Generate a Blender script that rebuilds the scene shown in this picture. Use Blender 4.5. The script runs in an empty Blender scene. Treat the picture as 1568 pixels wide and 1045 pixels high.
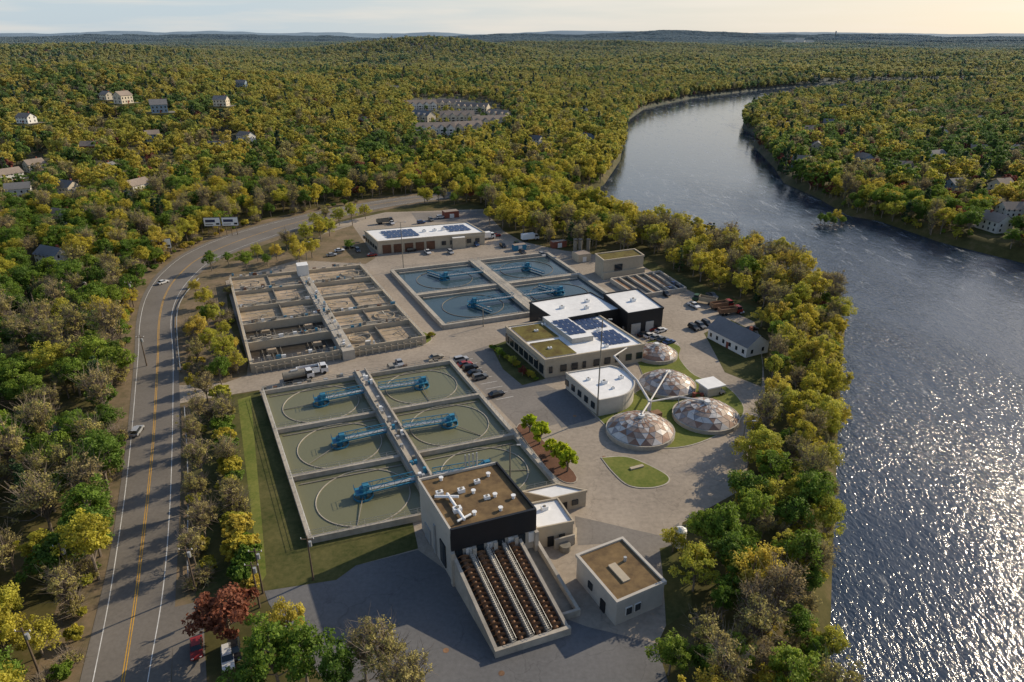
import bpy, math, random
import numpy as np
from mathutils import Vector
random.seed(7)
rng = np.random.default_rng(7)
R_ = math.radians
CAMH = 90.0; PITCH = R_(24.2); F = 1045.0
SP, CP = math.sin(PITCH), math.cos(PITCH)
SC = bpy.context.scene

def G(u, v, z=0.0):
    """survey: photo coordinate -> world XY at elevation z"""
    xc = (u-784)/F; yc = (522-v)/F
    t = (CAMH-z)/(SP-yc*CP)
    return (xc*t, t*(CP+yc*SP))
def GL(pts, z=0.0): return [G(u, v, z) for u, v in pts]
E1 = R_(22.5)

# ------------------------------------------------------------------ materials
def newmat(name):
    m = bpy.data.materials.new(name); m.use_nodes = True
    nt = m.node_tree; b = nt.nodes["Principled BSDF"]
    return m, nt, b
def mat(name, col, rough=0.8, var=0.18, scale=0.6, metal=0.0, bump=0.0, spec=0.3, scale2=None, col2=None, cracks=0):
    m, nt, b = newmat(name)
    N = nt.nodes; L = nt.links
    geo = N.new("ShaderNodeNewGeometry")
    n1 = N.new("ShaderNodeTexNoise"); n1.inputs["Scale"].default_value = scale; n1.inputs["Detail"].default_value = 6
    n1.inputs["Roughness"].default_value = 0.65
    L.new(geo.outputs["Position"], n1.inputs["Vector"])
    n2 = N.new("ShaderNodeTexNoise"); n2.inputs["Scale"].default_value = scale2 or scale*0.13; n2.inputs["Detail"].default_value = 3
    L.new(geo.outputs["Position"], n2.inputs["Vector"])
    ad = N.new("ShaderNodeMath"); ad.operation = 'ADD'
    L.new(n1.outputs["Fac"], ad.inputs[0]); L.new(n2.outputs["Fac"], ad.inputs[1])
    mr = N.new("ShaderNodeMapRange"); mr.inputs[1].default_value = 0.7; mr.inputs[2].default_value = 1.3
    L.new(ad.outputs[0], mr.inputs[0])
    mx = N.new("ShaderNodeMix"); mx.data_type = 'RGBA'
    L.new(mr.outputs[0], mx.inputs[0])
    c2 = col2 or tuple(min(1, c*(1+var)) for c in col)
    c1 = tuple(c*(1-var) for c in col) if not col2 else col
    mx.inputs[6].default_value = (*c1, 1); mx.inputs[7].default_value = (*c2, 1)
    out = mx.outputs[2]
    if cracks:
        vo = N.new("ShaderNodeTexVoronoi"); vo.feature = 'DISTANCE_TO_EDGE'; vo.inputs["Scale"].default_value = 0.085
        dn = N.new("ShaderNodeTexNoise"); dn.inputs["Scale"].default_value = 0.25; dn.inputs["Detail"].default_value = 4
        L.new(geo.outputs["Position"], dn.inputs["Vector"])
        va = N.new("ShaderNodeVectorMath"); va.operation = 'MULTIPLY_ADD'; va.inputs[1].default_value = (6, 6, 0)
        L.new(dn.outputs["Color"], va.inputs[0]); L.new(geo.outputs["Position"], va.inputs[2]); L.new(va.outputs[0], vo.inputs["Vector"])
        m2 = N.new("ShaderNodeMapRange"); m2.inputs[1].default_value = 0.0; m2.inputs[2].default_value = 0.012; m2.inputs[3].default_value = 1-cracks; m2.inputs[4].default_value = 1.0
        L.new(vo.outputs["Distance"], m2.inputs[0])
        sc = N.new("ShaderNodeVectorMath"); sc.operation = 'SCALE'; L.new(out, sc.inputs[0]); L.new(m2.outputs[0], sc.inputs["Scale"]); out = sc.outputs[0]
    L.new(out, b.inputs["Base Color"])
    b.inputs["Roughness"].default_value = rough; b.inputs["Metallic"].default_value = metal
    b.inputs["Specular IOR Level"].default_value = spec
    if bump:
        bp = N.new("ShaderNodeBump"); bp.inputs["Strength"].default_value = bump; bp.inputs["Distance"].default_value = 0.1
        L.new(n1.outputs["Fac"], bp.inputs["Height"]); L.new(bp.outputs[0], b.inputs["Normal"])
    return m
def baked_haze(nt, colsock, start=450, end=8500, mx_=0.92, hc=(0.20, 0.28, 0.36)):  # aerial haze painted into base colour, growing with distance from world origin
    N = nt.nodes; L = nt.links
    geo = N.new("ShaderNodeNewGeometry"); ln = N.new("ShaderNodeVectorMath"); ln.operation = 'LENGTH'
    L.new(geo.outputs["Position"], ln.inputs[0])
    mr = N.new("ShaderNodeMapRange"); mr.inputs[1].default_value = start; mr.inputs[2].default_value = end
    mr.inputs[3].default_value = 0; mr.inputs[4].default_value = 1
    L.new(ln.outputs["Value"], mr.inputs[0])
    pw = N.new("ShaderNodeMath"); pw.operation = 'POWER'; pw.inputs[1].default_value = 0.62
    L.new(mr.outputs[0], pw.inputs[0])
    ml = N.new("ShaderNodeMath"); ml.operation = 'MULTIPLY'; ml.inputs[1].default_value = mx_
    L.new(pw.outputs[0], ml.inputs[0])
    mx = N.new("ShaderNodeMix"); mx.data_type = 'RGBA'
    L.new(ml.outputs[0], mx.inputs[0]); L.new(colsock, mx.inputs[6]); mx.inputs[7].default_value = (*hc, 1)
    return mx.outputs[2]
def leafmat(name, cols, trans=0.3):
    m, nt, b = newmat(name); N = nt.nodes; L = nt.links
    oi = N.new("ShaderNodeObjectInfo")
    cr = N.new("ShaderNodeValToRGB")
    els = cr.color_ramp.elements
    while len(els) < len(cols): els.new(0.5)
    for i, c in enumerate(cols):
        els[i].position = i/(len(cols)-1); els[i].color = (*c, 1)
    geo = N.new("ShaderNodeNewGeometry")
    # stand-scale variation so neighbouring trees share a tone
    ns = N.new("ShaderNodeTexNoise"); ns.inputs["Scale"].default_value = 0.012; ns.inputs["Detail"].default_value = 3
    L.new(geo.outputs["Position"], ns.inputs["Vector"])
    a1_ = N.new("ShaderNodeMapRange"); a1_.inputs[1].default_value = .3; a1_.inputs[2].default_value = .7; L.new(ns.outputs["Fac"], a1_.inputs[0])
    mxr = N.new("ShaderNodeMix"); mxr.inputs[0].default_value = .42; L.new(oi.outputs["Random"], mxr.inputs[2]); L.new(a1_.outputs[0], mxr.inputs[3])
    L.new(mxr.outputs[0], cr.inputs[0])
    n1 = N.new("ShaderNodeTexNoise"); n1.inputs["Scale"].default_value = 0.5; n1.inputs["Detail"].default_value = 4
    L.new(geo.outputs["Position"], n1.inputs["Vector"])
    mr = N.new("ShaderNodeMapRange"); mr.inputs[1].default_value = 0.3; mr.inputs[2].default_value = 0.7
    mr.inputs[3].default_value = 0.6; mr.inputs[4].default_value = 1.35
    L.new(n1.outputs["Fac"], mr.inputs[0])
    vm = N.new("ShaderNodeVectorMath"); vm.operation = 'SCALE'
    L.new(cr.outputs[0], vm.inputs[0]); L.new(mr.outputs[0], vm.inputs["Scale"])
    c = baked_haze(nt, vm.outputs[0])
    L.new(c, b.inputs["Base Color"]); b.inputs["Roughness"].default_value = 0.65
    b.inputs["Specular IOR Level"].default_value = 0.25
    tr = N.new("ShaderNodeBsdfTranslucent"); L.new(c, tr.inputs["Color"])
    ms = N.new("ShaderNodeMixShader"); ms.inputs[0].default_value = trans
    L.new(b.outputs[0], ms.inputs[1]); L.new(tr.outputs[0], ms.inputs[2])
    L.new(ms.outputs[0], N["Material Output"].inputs["Surface"])
    return m

M = {}
M['conc'] = mat("concrete", (0.38, 0.345, 0.29), 0.85, 0.27, 0.8)
M['concd'] = mat("concrete_dark", (0.20, 0.185, 0.155), 0.9, 0.3, 0.9)
M['pave'] = mat("site_paving", (0.30, 0.255, 0.205), 0.9, 0.27, 0.9, scale2=0.05, cracks=.2)
M['asph'] = mat("asphalt", (0.13, 0.13, 0.133), 0.88, 0.2, 1.3, scale2=0.07, cracks=.2)
M['asphr'] = mat("road_asphalt", (0.155, 0.14, 0.122), 0.88, 0.2, 1.5, scale2=0.08)
M['asphp'] = mat("parking_asphalt", (0.185, 0.168, 0.15), 0.88, 0.22, 1.3, scale2=0.08, cracks=.2)
M['grass'] = mat("lawn_grass", (0.042, 0.055, 0.016), 0.95, 0, 0.9, col2=(0.125, 0.115, 0.045), scale2=0.12, spec=0.1)
M['grassb'] = mat("bright_grass", (0.09, 0.125, 0.025), 0.95, 0, 1.2, col2=(0.20, 0.20, 0.055), spec=0.1)
M['yel'] = mat("yellow_paint", (0.55, 0.30, 0.03), 0.7, 0.3, 2)
M['whp'] = mat("white_paint", (0.6, 0.6, 0.58), 0.7, 0.25, 2)
M['roofw'] = mat("white_membrane_roof", (0.74, 0.74, 0.73), 0.6, 0.12, 0.6)
M['roofg'] = mat("sedum_roof", (0.085, 0.06, 0.025), 0.95, 0, 0.9, col2=(0.17, 0.15, 0.045), scale2=0.3, spec=0.1)
M['roofb'] = mat("brown_sedum_roof", (0.095, 0.065, 0.04), 0.95, 0, 0.8, col2=(0.22, 0.15, 0.075), scale2=0.3, spec=0.1)
M['tan'] = mat("tan_block_wall", (0.42, 0.36, 0.27), 0.85, 0.12, 1.0)
M['panel'] = mat("light_panel_wall", (0.45, 0.42, 0.37), 0.8, 0.12, 0.7)
M['black'] = mat("black_metal_cladding", (0.022, 0.024, 0.028), 0.45, 0.15, 1.0, metal=0.2)
M['glass'] = mat("window_glass", (0.02, 0.028, 0.035), 0.08, 0.1, 0.6, spec=0.6)
M['solar'] = mat("solar_panel", (0.02, 0.035, 0.09), 0.2, 0.1, 0.6, spec=0.6)
M['blue'] = mat("blue_painted_steel", (0.03, 0.17, 0.28), 0.55, 0.2, 1.0)
M['galv'] = mat("galvanised_steel", (0.38, 0.39, 0.39), 0.5, 0.1, 2, metal=0.3)
M['step'] = mat("channel_stairs", (0.20, 0.19, 0.165), 0.8, 0.2, 2)
M['white'] = mat("white_enamel", (0.75, 0.76, 0.76), 0.5, 0.05, 1)
M['pipe'] = mat("pipe_cladding", (0.55, 0.53, 0.50), 0.5, 0.1, 1)
M['rust'] = mat("rusty_screw", (0.22, 0.125, 0.07), 0.8, 0.4, 2)
M['foam'] = mat("tan_foam", (0.22, 0.175, 0.11), 0.95, 0, 0.5, col2=(0.46, 0.36, 0.26), scale2=0.12, bump=0.3)
M['sludge'] = mat("dark_basin", (0.05, 0.042, 0.032), 0.3, 0.35, 0.5)
M['rubber'] = mat("tyre_rubber", (0.02, 0.02, 0.02), 0.9, 0.1, 3)
M['wood'] = mat("weathered_wood", (0.12, 0.09, 0.065), 0.9, 0.2, 3)
M['red'] = mat("brick_red", (0.22, 0.07, 0.045), 0.85, 0.2, 1)
M['shingle'] = mat("grey_shingle", (0.17, 0.17, 0.175), 0.9, 0.15, 1)
M['shingle2'] = mat("brown_shingle", (0.26, 0.215, 0.18), 0.9, 0.15, 1)
M['siding'] = mat("white_siding", (0.66, 0.65, 0.62), 0.8, 0.05, 1)
M['siding2'] = mat("blue_grey_siding", (0.22, 0.29, 0.36), 0.8, 0.05, 1)
M['siding3'] = mat("cream_siding", (0.56, 0.50, 0.40), 0.8, 0.05, 1)
M['mulch'] = mat("mulch_bed", (0.13, 0.065, 0.04), 0.95, 0.3, 1.2)
M['rock'] = mat("river_rock", (0.22, 0.19, 0.16), 0.9, 0.3, 0.8)
M['bark'] = mat("tree_bark", (0.20, 0.165, 0.13), 0.95, 0.25, 2)
M['dirt'] = mat("roadside_soil", (0.10, 0.085, 0.04), 0.95, 0, 0.7, col2=(0.23, 0.165, 0.105), scale2=.15)

def watermat(name, col, rough, s1, s2, bump, foam=False):
    m, nt, b = newmat(name); N = nt.nodes; L = nt.links
    b.inputs["Base Color"].default_value = (*col, 1); b.inputs["Roughness"].default_value = rough
    b.inputs["IOR"].default_value = 1.4 if foam else 1.33
    geo = N.new("ShaderNodeNewGeometry")
    mp = N.new("ShaderNodeMapping"); mp.inputs["Rotation"].default_value = (0, 0, R_(20)); mp.inputs["Scale"].default_value = (1, 0.55, 1)
    L.new(geo.outputs["Position"], mp.inputs[0])
    a = N.new("ShaderNodeTexNoise"); a.inputs["Scale"].default_value = s1; a.inputs["Detail"].default_value = 6; a.inputs["Distortion"].default_value = 0.6
    c = N.new("ShaderNodeTexNoise"); c.inputs["Scale"].default_value = s2; c.inputs["Detail"].default_value = 3
    L.new(mp.outputs[0], a.inputs[0]); L.new(mp.outputs[0], c.inputs[0])
    ad = N.new("ShaderNodeMath"); ad.operation = 'MULTIPLY_ADD'; ad.inputs[1].default_value = 1.4
    L.new(c.outputs["Fac"], ad.inputs[0]); L.new(a.outputs["Fac"], ad.inputs[2])
    hsrc = ad.outputs[0]
    if foam:  # calm and rough patches; calmer pool upstream
        pn = N.new("ShaderNodeTexNoise"); pn.inputs["Scale"].default_value = 0.02; pn.inputs["Detail"].default_value = 5
        L.new(mp.outputs[0], pn.inputs[0]); pr = N.new("ShaderNodeMapRange"); pr.inputs[1].default_value = .36; pr.inputs[2].default_value = .64; pr.inputs[3].default_value = .5; pr.inputs[4].default_value = 1.4
        L.new(pn.outputs["Fac"], pr.inputs[0]); ml = N.new("ShaderNodeMath"); ml.operation = 'MULTIPLY'; L.new(hsrc, ml.inputs[0]); L.new(pr.outputs[0], ml.inputs[1])
        sx = N.new("ShaderNodeSeparateXYZ"); L.new(geo.outputs["Position"], sx.inputs[0])
        py = N.new("ShaderNodeMapRange"); py.inputs[1].default_value = 250; py.inputs[2].default_value = 600; py.inputs[3].default_value = 1; py.inputs[4].default_value = .06
        L.new(sx.outputs[1], py.inputs[0]); ml2 = N.new("ShaderNodeMath"); ml2.operation = 'MULTIPLY'; L.new(ml.outputs[0], ml2.inputs[0]); L.new(py.outputs[0], ml2.inputs[1]); hsrc = ml2.outputs[0]
    bp = N.new("ShaderNodeBump"); bp.inputs["Strength"].default_value = bump; bp.inputs["Distance"].default_value = 0.3
    L.new(hsrc, bp.inputs["Height"]); L.new(bp.outputs[0], b.inputs["Normal"])
    if foam:
        f = N.new("ShaderNodeTexNoise"); f.inputs["Scale"].default_value = 0.09; f.inputs["Detail"].default_value = 9; f.inputs["Roughness"].default_value = 0.72
        mp2 = N.new("ShaderNodeMapping"); mp2.inputs["Rotation"].default_value = (0, 0, R_(-25)); mp2.inputs["Scale"].default_value = (2.6, 0.6, 1)
        L.new(geo.outputs["Position"], mp2.inputs[0]); L.new(mp2.outputs[0], f.inputs[0])
        bandw = N.new("ShaderNodeMapRange"); bandw.inputs[1].default_value = 200; bandw.inputs[2].default_value = 330; bandw.inputs[3].default_value = 0.0; bandw.inputs[4].default_value = .08
        L.new(sx.outputs[1], bandw.inputs[0]); bd = N.new("ShaderNodeMath"); bd.operation = 'ADD'; L.new(f.outputs["Fac"], bd.inputs[0]); L.new(bandw.outputs[0], bd.inputs[1])
        mr = N.new("ShaderNodeMapRange"); mr.inputs[1].default_value = 0.62; mr.inputs[2].default_value = 0.80; mr.inputs[4].default_value = 0.5
        L.new(bd.outputs[0], mr.inputs[0])
        mx = N.new("ShaderNodeMix"); mx.data_type = 'RGBA'; L.new(mr.outputs[0], mx.inputs[0])
        mx.inputs[6].default_value = (*col, 1); mx.inputs[7].default_value = (0.5, 0.52, 0.52, 1)
        L.new(mx.outputs[2], b.inputs["Base Color"])
        ar = N.new("ShaderNodeMath"); ar.operation = 'MULTIPLY_ADD'; ar.inputs[1].default_value = 0.5; ar.inputs[2].default_value = rough
        L.new(mr.outputs[0], ar.inputs[0]); L.new(ar.outputs[0], b.inputs["Roughness"])
    return m
M['river'] = watermat("river_water", (0.018, 0.034, 0.062), 0.12, 1.3, 0.25, 1.0, True)
M['prim'] = watermat("murky_tank_water", (0.155, 0.155, 0.09), 0.25, 1.2, 0.3, 0.08)
M['final'] = watermat("clear_tank_water", (0.04, 0.07, 0.085), 0.1, 1.5, 0.4, 0.08)

# ------------------------------------------------------------------ mesh builder
class MB:
    def __init__(s): s.v = []; s.f = []; s.m = []; s.mats = []
    def mi(s, k):
        mt = M[k] if isinstance(k, str) else k
        if mt not in s.mats: s.mats.append(mt)
        return s.mats.index(mt)
    def face(s, pts, k):
        n = len(s.v); s.v += [tuple(p) for p in pts]; s.f.append(tuple(range(n, n+len(pts)))); s.m.append(s.mi(k))
    def sheet(s, xy, z, k):
        a = sum(xy[i][0]*xy[(i+1) % len(xy)][1]-xy[(i+1) % len(xy)][0]*xy[i][1] for i in range(len(xy)))
        if a < 0: xy = xy[::-1]
        s.face([(x, y, z) for x, y in xy], k)
    def prism(s, xy, z0, z1, k, top=None):
        xy = list(xy); c = len(xy)
        z1s = list(z1) if isinstance(z1, (list, tuple)) else [z1]*c
        a = sum(xy[i][0]*xy[(i+1) % c][1]-xy[(i+1) % c][0]*xy[i][1] for i in range(c))
        if a < 0: xy = xy[::-1]; z1s = z1s[::-1]
        for i in range(c):
            j = (i+1) % c
            s.face([(*xy[i], z0), (*xy[j], z0), (*xy[j], z1s[j]), (*xy[i], z1s[i])], k)
        s.face([(*xy[i], z1s[i]) for i in range(c)], top or k)
    def box(s, cx, cy, z0, z1, lx, ly, ang, k, top=None):
        c, d = math.cos(ang), math.sin(ang)
        P = [(cx+c*x-d*y, cy+d*x+c*y) for x, y in ((-lx/2, -ly/2), (lx/2, -ly/2), (lx/2, ly/2), (-lx/2, ly/2))]
        s.prism(P, z0, z1, k, top)
    def wall(s, p, q, w, z0, z1, k, top=None, ext=0.0):
        dx, dy = q[0]-p[0], q[1]-p[1]; l = math.hypot(dx, dy) or 1
        s.box((p[0]+q[0])/2, (p[1]+q[1])/2, z0, z1, l+ext, w, math.atan2(dy, dx), k, top)
    def beam(s, p, q, r, k, n=4):
        p, q = Vector(p), Vector(q); d = (q-p).normalized()
        up = Vector((0, 0, 1)) if abs(d.z) < 0.95 else Vector((1, 0, 0))
        a = d.cross(up).normalized(); b = a.cross(d)
        ring = []
        for o in (p, q):
            ring.append([o+(a*math.cos(t)+b*math.sin(t))*r for t in [2*math.pi*(i+.5)/n for i in range(n)]])
        for i in range(n):
            j = (i+1) % n; s.face([ring[0][i], ring[0][j], ring[1][j], ring[1][i]], k)
        s.face(ring[1], k); s.face(ring[0][::-1], k)
    def cyl(s, cx, cy, z0, z1, r, k, n=20, r2=None, top=None):
        r2 = r if r2 is None else r2
        A = [(cx+r*math.cos(2*math.pi*i/n), cy+r*math.sin(2*math.pi*i/n), z0) for i in range(n)]
        B = [(cx+r2*math.cos(2*math.pi*i/n), cy+r2*math.sin(2*math.pi*i/n), z1) for i in range(n)]
        for i in range(n):
            j = (i+1) % n; s.face([A[i], A[j], B[j], B[i]], k)
        s.face(B, top or k)
    def ring(s, cx, cy, z0, z1, r0, r1, k, n=56):
        for i in range(n):
            a, b = 2*math.pi*i/n, 2*math.pi*(i+1)/n
            P = lambda r, t, z: (cx+r*math.cos(t), cy+r*math.sin(t), z)
            s.face([P(r0, a, z1), P(r1, a, z1), P(r1, b, z1), P(r0, b, z1)], k)
            s.face([P(r1, a, z0), P(r1, b, z0), P(r1, b, z1), P(r1, a, z1)], k)
            s.face([P(r0, b, z0), P(r0, a, z0), P(r0, a, z1), P(r0, b, z1)], k)
    def rail(s, p, q, z, h=1.1, k='galv', step=2.6, r=0.045):
        l = math.hypot(q[0]-p[0], q[1]-p[1]); n = max(1, int(l/step))
        for i in range(n+1):
            t = i/n; x, y = p[0]+(q[0]-p[0])*t, p[1]+(q[1]-p[1])*t
            s.beam((x, y, z), (x, y, z+h), r, k, 3)
        for hh in (h, h*.55): s.beam((*p, z+hh), (*q, z+hh), r, k, 3)
    def win(s, p, q, s0, s1, z0, z1, k='glass', t=0.12, frame=None):
        l = math.hypot(q[0]-p[0], q[1]-p[1]); ux, uy = (q[0]-p[0])/l, (q[1]-p[1])/l
        if frame:
            s.wall((p[0]+ux*(s0-.12), p[1]+uy*(s0-.12)), (p[0]+ux*(s1+.12), p[1]+uy*(s1+.12)), t*0.7, z0-.12, z1+.12, frame)
        s.wall((p[0]+ux*s0, p[1]+uy*s0), (p[0]+ux*s1, p[1]+uy*s1), t, z0, z1, k)
    def obj(s, name, coll=None, link=True, smooth=False):
        me = bpy.data.meshes.new(name); me.from_pydata(s.v, [], s.f)
        for m in s.mats: me.materials.append(m)
        me.polygons.foreach_set("material_index", s.m)
        me.update(); o = bpy.data.objects.new(name, me)
        if link: SC.collection.objects.link(o)
        return o
def lerp(a, b, t): return tuple(a[i]+(b[i]-a[i])*t for i in range(len(a)))
def catmull(pts, n=6):
    P = [pts[0]]+list(pts)+[pts[-1]]; out = []
    for i in range(1, len(P)-2):
        p0, p1, p2, p3 = [np.array(P[i+k]) for k in (-1, 0, 1, 2)]
        for j in range(n):
            t = j/n
            out.append(tuple(0.5*((2*p1)+(-p0+p2)*t+(2*p0-5*p1+4*p2-p3)*t*t+(-p0+3*p1-3*p2+p3)*t**3)))
    out.append(tuple(pts[-1])); return out
def offset(pts, d):
    out = []
    for i in range(len(pts)):
        a = pts[max(0, i-1)]; b = pts[min(len(pts)-1, i+1)]
        dx, dy = b[0]-a[0], b[1]-a[1]; l = math.hypot(dx, dy) or 1
        out.append((pts[i][0]-dy/l*d, pts[i][1]+dx/l*d))
    return out
def ribbon(mb, pts, w, z, k, off=0.0):
    A = offset(pts, off-w/2); B = offset(pts, off+w/2)
    for i in range(len(pts)-1):
        mb.face([(*A[i], z), (*A[i+1], z), (*B[i+1], z), (*B[i], z)], k)

# ------------------------------------------------------------------ river and terrain
LB = [(1268, 1100), (1272, 950), (1275, 850), (1279, 760), (1284, 640), (1290, 560), (1294, 500), (1270, 460), (1218, 426), (1120, 392), (1050, 369), (950, 346), (885, 322), (868, 306), (925, 283), (950, 245), (956, 203), (962, 184), (987, 166), (1060, 150), (1160, 138), (1225, 132)]
RB = [(1290, 143), (1235, 151), (1180, 164), (1140, 180), (1136, 196), (1166, 210), (1150, 220), (1185, 256), (1200, 280), (1252, 303), (1300, 331), (1345, 338), (1440, 371), (1568, 403)]
RIV = [(85, -400)]+GL(LB, -5)+[(800, 1560), (1100, 1600), (1100, 1480), (800, 1400)]+GL(RB, -5)+[(330, 235), (420, 100), (460, -400)]
def inpoly(x, y, P):
    c = np.zeros(np.shape(x), bool); n = len(P)
    for i in range(n):
        x1, y1 = P[i]; x2, y2 = P[(i+1) % n]
        if y1 == y2: continue
        k = ((y1 > y) != (y2 > y)) & (x < (x2-x1)*(y-y1)/(y2-y1)+x1)
        c ^= k
    return c
def dpoly(x, y, P, closed=True):
    d = np.full(np.shape(x), 1e9); n = len(P)
    for i in range(n if closed else n-1):
        x1, y1 = P[i]; x2, y2 = P[(i+1) % n]; dx, dy = x2-x1, y2-y1
        t = np.clip(((x-x1)*dx+(y-y1)*dy)/(dx*dx+dy*dy+1e-9), 0, 1)
        d = np.minimum(d, np.hypot(x-x1-t*dx, y-y1-t*dy))
    return d
def sdriv(x, y):
    d = dpoly(x, y, RIV); return np.where(inpoly(x, y, RIV), -d, d)
def ss(a, b, x):
    t = np.clip((x-a)/(b-a), 0, 1); return t*t*(3-2*t)
_w = [(rng.uniform(0, 6.28), rng.uniform(0, 6.28), rng.uniform(.5, 1.8)) for _ in range(14)]
def nz(x, y, L):
    s = 0
    for a, p, f in _w: s = s+np.sin((x*math.cos(a)+y*math.sin(a))*f*2*math.pi/L+p)
    return s/5.0
def land(x, y, sd=None):
    x = np.asarray(x, float); y = np.asarray(y, float); r = np.hypot(x, y)
    if sd is None: sd = sdriv(x, y)
    g = lambda cx, cy, sx, sy, h: h*np.exp(-((x-cx)/sx)**2-((y-cy)/sy)**2)
    z = g(-620, 930, 420, 300, 40)+g(-330, 2800, 420, 300, 60)+g(-1500, 2200, 700, 500, 45)+g(1500, 2500, 900, 600, 20)+g(-230, 1350, 260, 160, 16)+g(400, 3900, 900, 300, 30)
    z = z+ss(520, 1500, r)*np.maximum(7*nz(x, y, 700)+3, -1)+ss(2200, 5500, r)*(26*nz(x, y, 2600)+8)+ss(8000, 13000, r)*(60+48*nz(x, y, 9000)+20*nz(x, y, 3000))
    z = np.maximum(z, -1.0)*ss(6, 140, sd)*ss(470, 720, r)
    t = ss(-6, 7, sd)
    return -9+(z+9)*t

def make_terrain():
    nr = 560
    rr = np.concatenate([[0.5, 12, 25], 36*np.exp(np.linspace(0, math.log(28000/36), nr))])
    th = np.concatenate([np.radians(np.linspace(-58, 58, 380)), np.radians(np.linspace(62, 298, 60))])
    Rg, T = np.meshgrid(rr, th, indexing='ij')
    X = Rg*np.sin(T); Y = Rg*np.cos(T)
    Z = land(X.ravel(), Y.ravel())
    V = np.stack([X.ravel(), Y.ravel(), Z], 1)
    nt_ = len(th); a = np.arange(len(rr)-1)[:, None]*nt_; b = np.arange(nt_)[None, :]; b2 = (b+1) % nt_
    Fq = np.stack([a+b, a+nt_+b, a+nt_+b2, a+b2], -1).reshape(-1, 4)[:, ::-1]
    me = bpy.data.meshes.new("ground"); nf = len(Fq)
    me.vertices.add(len(V)); me.vertices.foreach_set("co", V.ravel())
    me.loops.add(nf*4); me.loops.foreach_set("vertex_index", Fq.ravel().astype(np.int32))
    me.polygons.add(nf); me.polygons.foreach_set("loop_start", np.arange(nf)*4)
    me.polygons.foreach_set("use_smooth", np.ones(nf, bool))
    me.update(calc_edges=True); me.validate()
    m, nt, bs = newmat("ground_cover"); N = nt.nodes; L = nt.links
    geo = N.new("ShaderNodeNewGeometry")
    n1 = N.new("ShaderNodeTexNoise"); n1.inputs["Scale"].default_value = 0.09; n1.inputs["Detail"].default_value = 8; n1.inputs["Roughness"].default_value = .7
    L.new(geo.outputs["Position"], n1.inputs[0])
    cr = N.new("ShaderNodeValToRGB"); e = cr.color_ramp.elements
    e[0].position = .36; e[0].color = (0.05, 0.05, 0.018, 1); e[1].position = .66; e[1].color = (0.15, 0.11, 0.06, 1)
    q = e.new(.52); q.color = (0.09, 0.08, 0.03, 1)
    L.new(n1.outputs["Fac"], cr.inputs[0])
    c = baked_haze(nt, cr.outputs[0])
    L.new(c, bs.inputs["Base Color"]); bs.inputs["Roughness"].default_value = .95; bs.inputs["Specular IOR Level"].default_value = .1
    me.materials.append(m)
    o = bpy.data.objects.new("ground", me); SC.collection.objects.link(o)
make_terrain()
mb = MB(); mb.sheet([(-60, -600), (1600, -600), (1600, 1900), (-60, 1900)], -5.0, 'river'); mb.obj("river_water")

# ------------------------------------------------------------------ road
EL = [(95, 1160), (122, 1045), (150, 930), (168, 850), (182, 760), (193, 680), (201, 600), (206, 540), (209, 490), (220, 450), (245, 415), (290, 383), (370, 352), (480, 325), (590, 305), (700, 292)]
ER = [(262, 1160), (262, 1045), (268, 930), (272, 850), (276, 760), (277, 680), (275, 600), (272, 540), (268, 490), (278, 455), (300, 425), (335, 398), (402, 370), (500, 338), (600, 316), (705, 301)]
YC = [(170, 1160), (188, 1045), (206, 930), (216, 850), (228, 745), (235, 670), (239, 600), (242, 540), (244, 490), (254, 450), (277, 418), (315, 390), (390, 360), (490, 331), (595, 310), (702, 296.5)]
WL = [(118, 1160), (142, 1045), (165, 930), (178, 850), (191, 760), (201, 670), (207, 600), (212, 540), (215, 490), (226, 451), (250, 417), (294, 385), (373, 354), (482, 327), (591, 306.5), (700, 293)]
WR = [(212, 1160), (226, 1045), (246, 930), (255, 850), (261, 760), (264, 670), (265, 600), (265, 540), (262, 490), (272, 454), (296, 422), (332, 394.5), (399, 367.5), (498, 336), (599, 314.5), (704, 300)]
mb = MB()
el = catmull(GL(EL), 6); er = catmull(GL(ER), 6)
for i in range(len(el)-1): mb.face([(*el[i], .058), (*er[i], .058), (*er[i+1], .058), (*el[i+1], .058)], 'asphr')
yc = catmull(GL(YC), 6)
ribbon(mb, yc, .14, .064, 'yel', .18); ribbon(mb, yc, .14, .064, 'yel', -.18)
ribbon(mb, catmull(GL(WL), 6), .15, .064, 'whp'); ribbon(mb, catmull(GL(WR), 6), .15, .064, 'whp')
mb.obj("highway_road")
mb = MB(); ribbon(mb, el, 7, .012, 'dirt', 3.2); ribbon(mb, er, 5, .0135, 'dirt', -2.2); mb.obj("road_shoulder")
mb = MB(); mb.sheet(GL([(266, 930), (300, 922), (312, 960), (320, 1100), (262, 1100)]), .046, 'asphr')
ribbon(mb, catmull(GL([(178, 392), (160, 412), (130, 432), (112, 452), (100, 480)]), 5), 6, .04, 'asphp')
ribbon(mb, catmull(GL([(90, 640), (60, 665), (20, 668), (-40, 665)]), 5), 6, .04, 'asph')
mb.obj("side_road")
for PP in ([(290, 905), (288, 850), (289, 760), (287, 690), (283, 625)], [(277, 570), (272, 520), (272, 480), (282, 455), (305, 428)]):
    mb = MB(); gr = catmull(GL(PP), 4)
    for i in range(len(gr)-1):
        mb.beam((*gr[i], .65), (*gr[i+1], .65), .14, 'galv'); mb.beam((*gr[i], 0), (*gr[i], .75), .08, 'wood')
    mb.obj("guard_rail")

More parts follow.
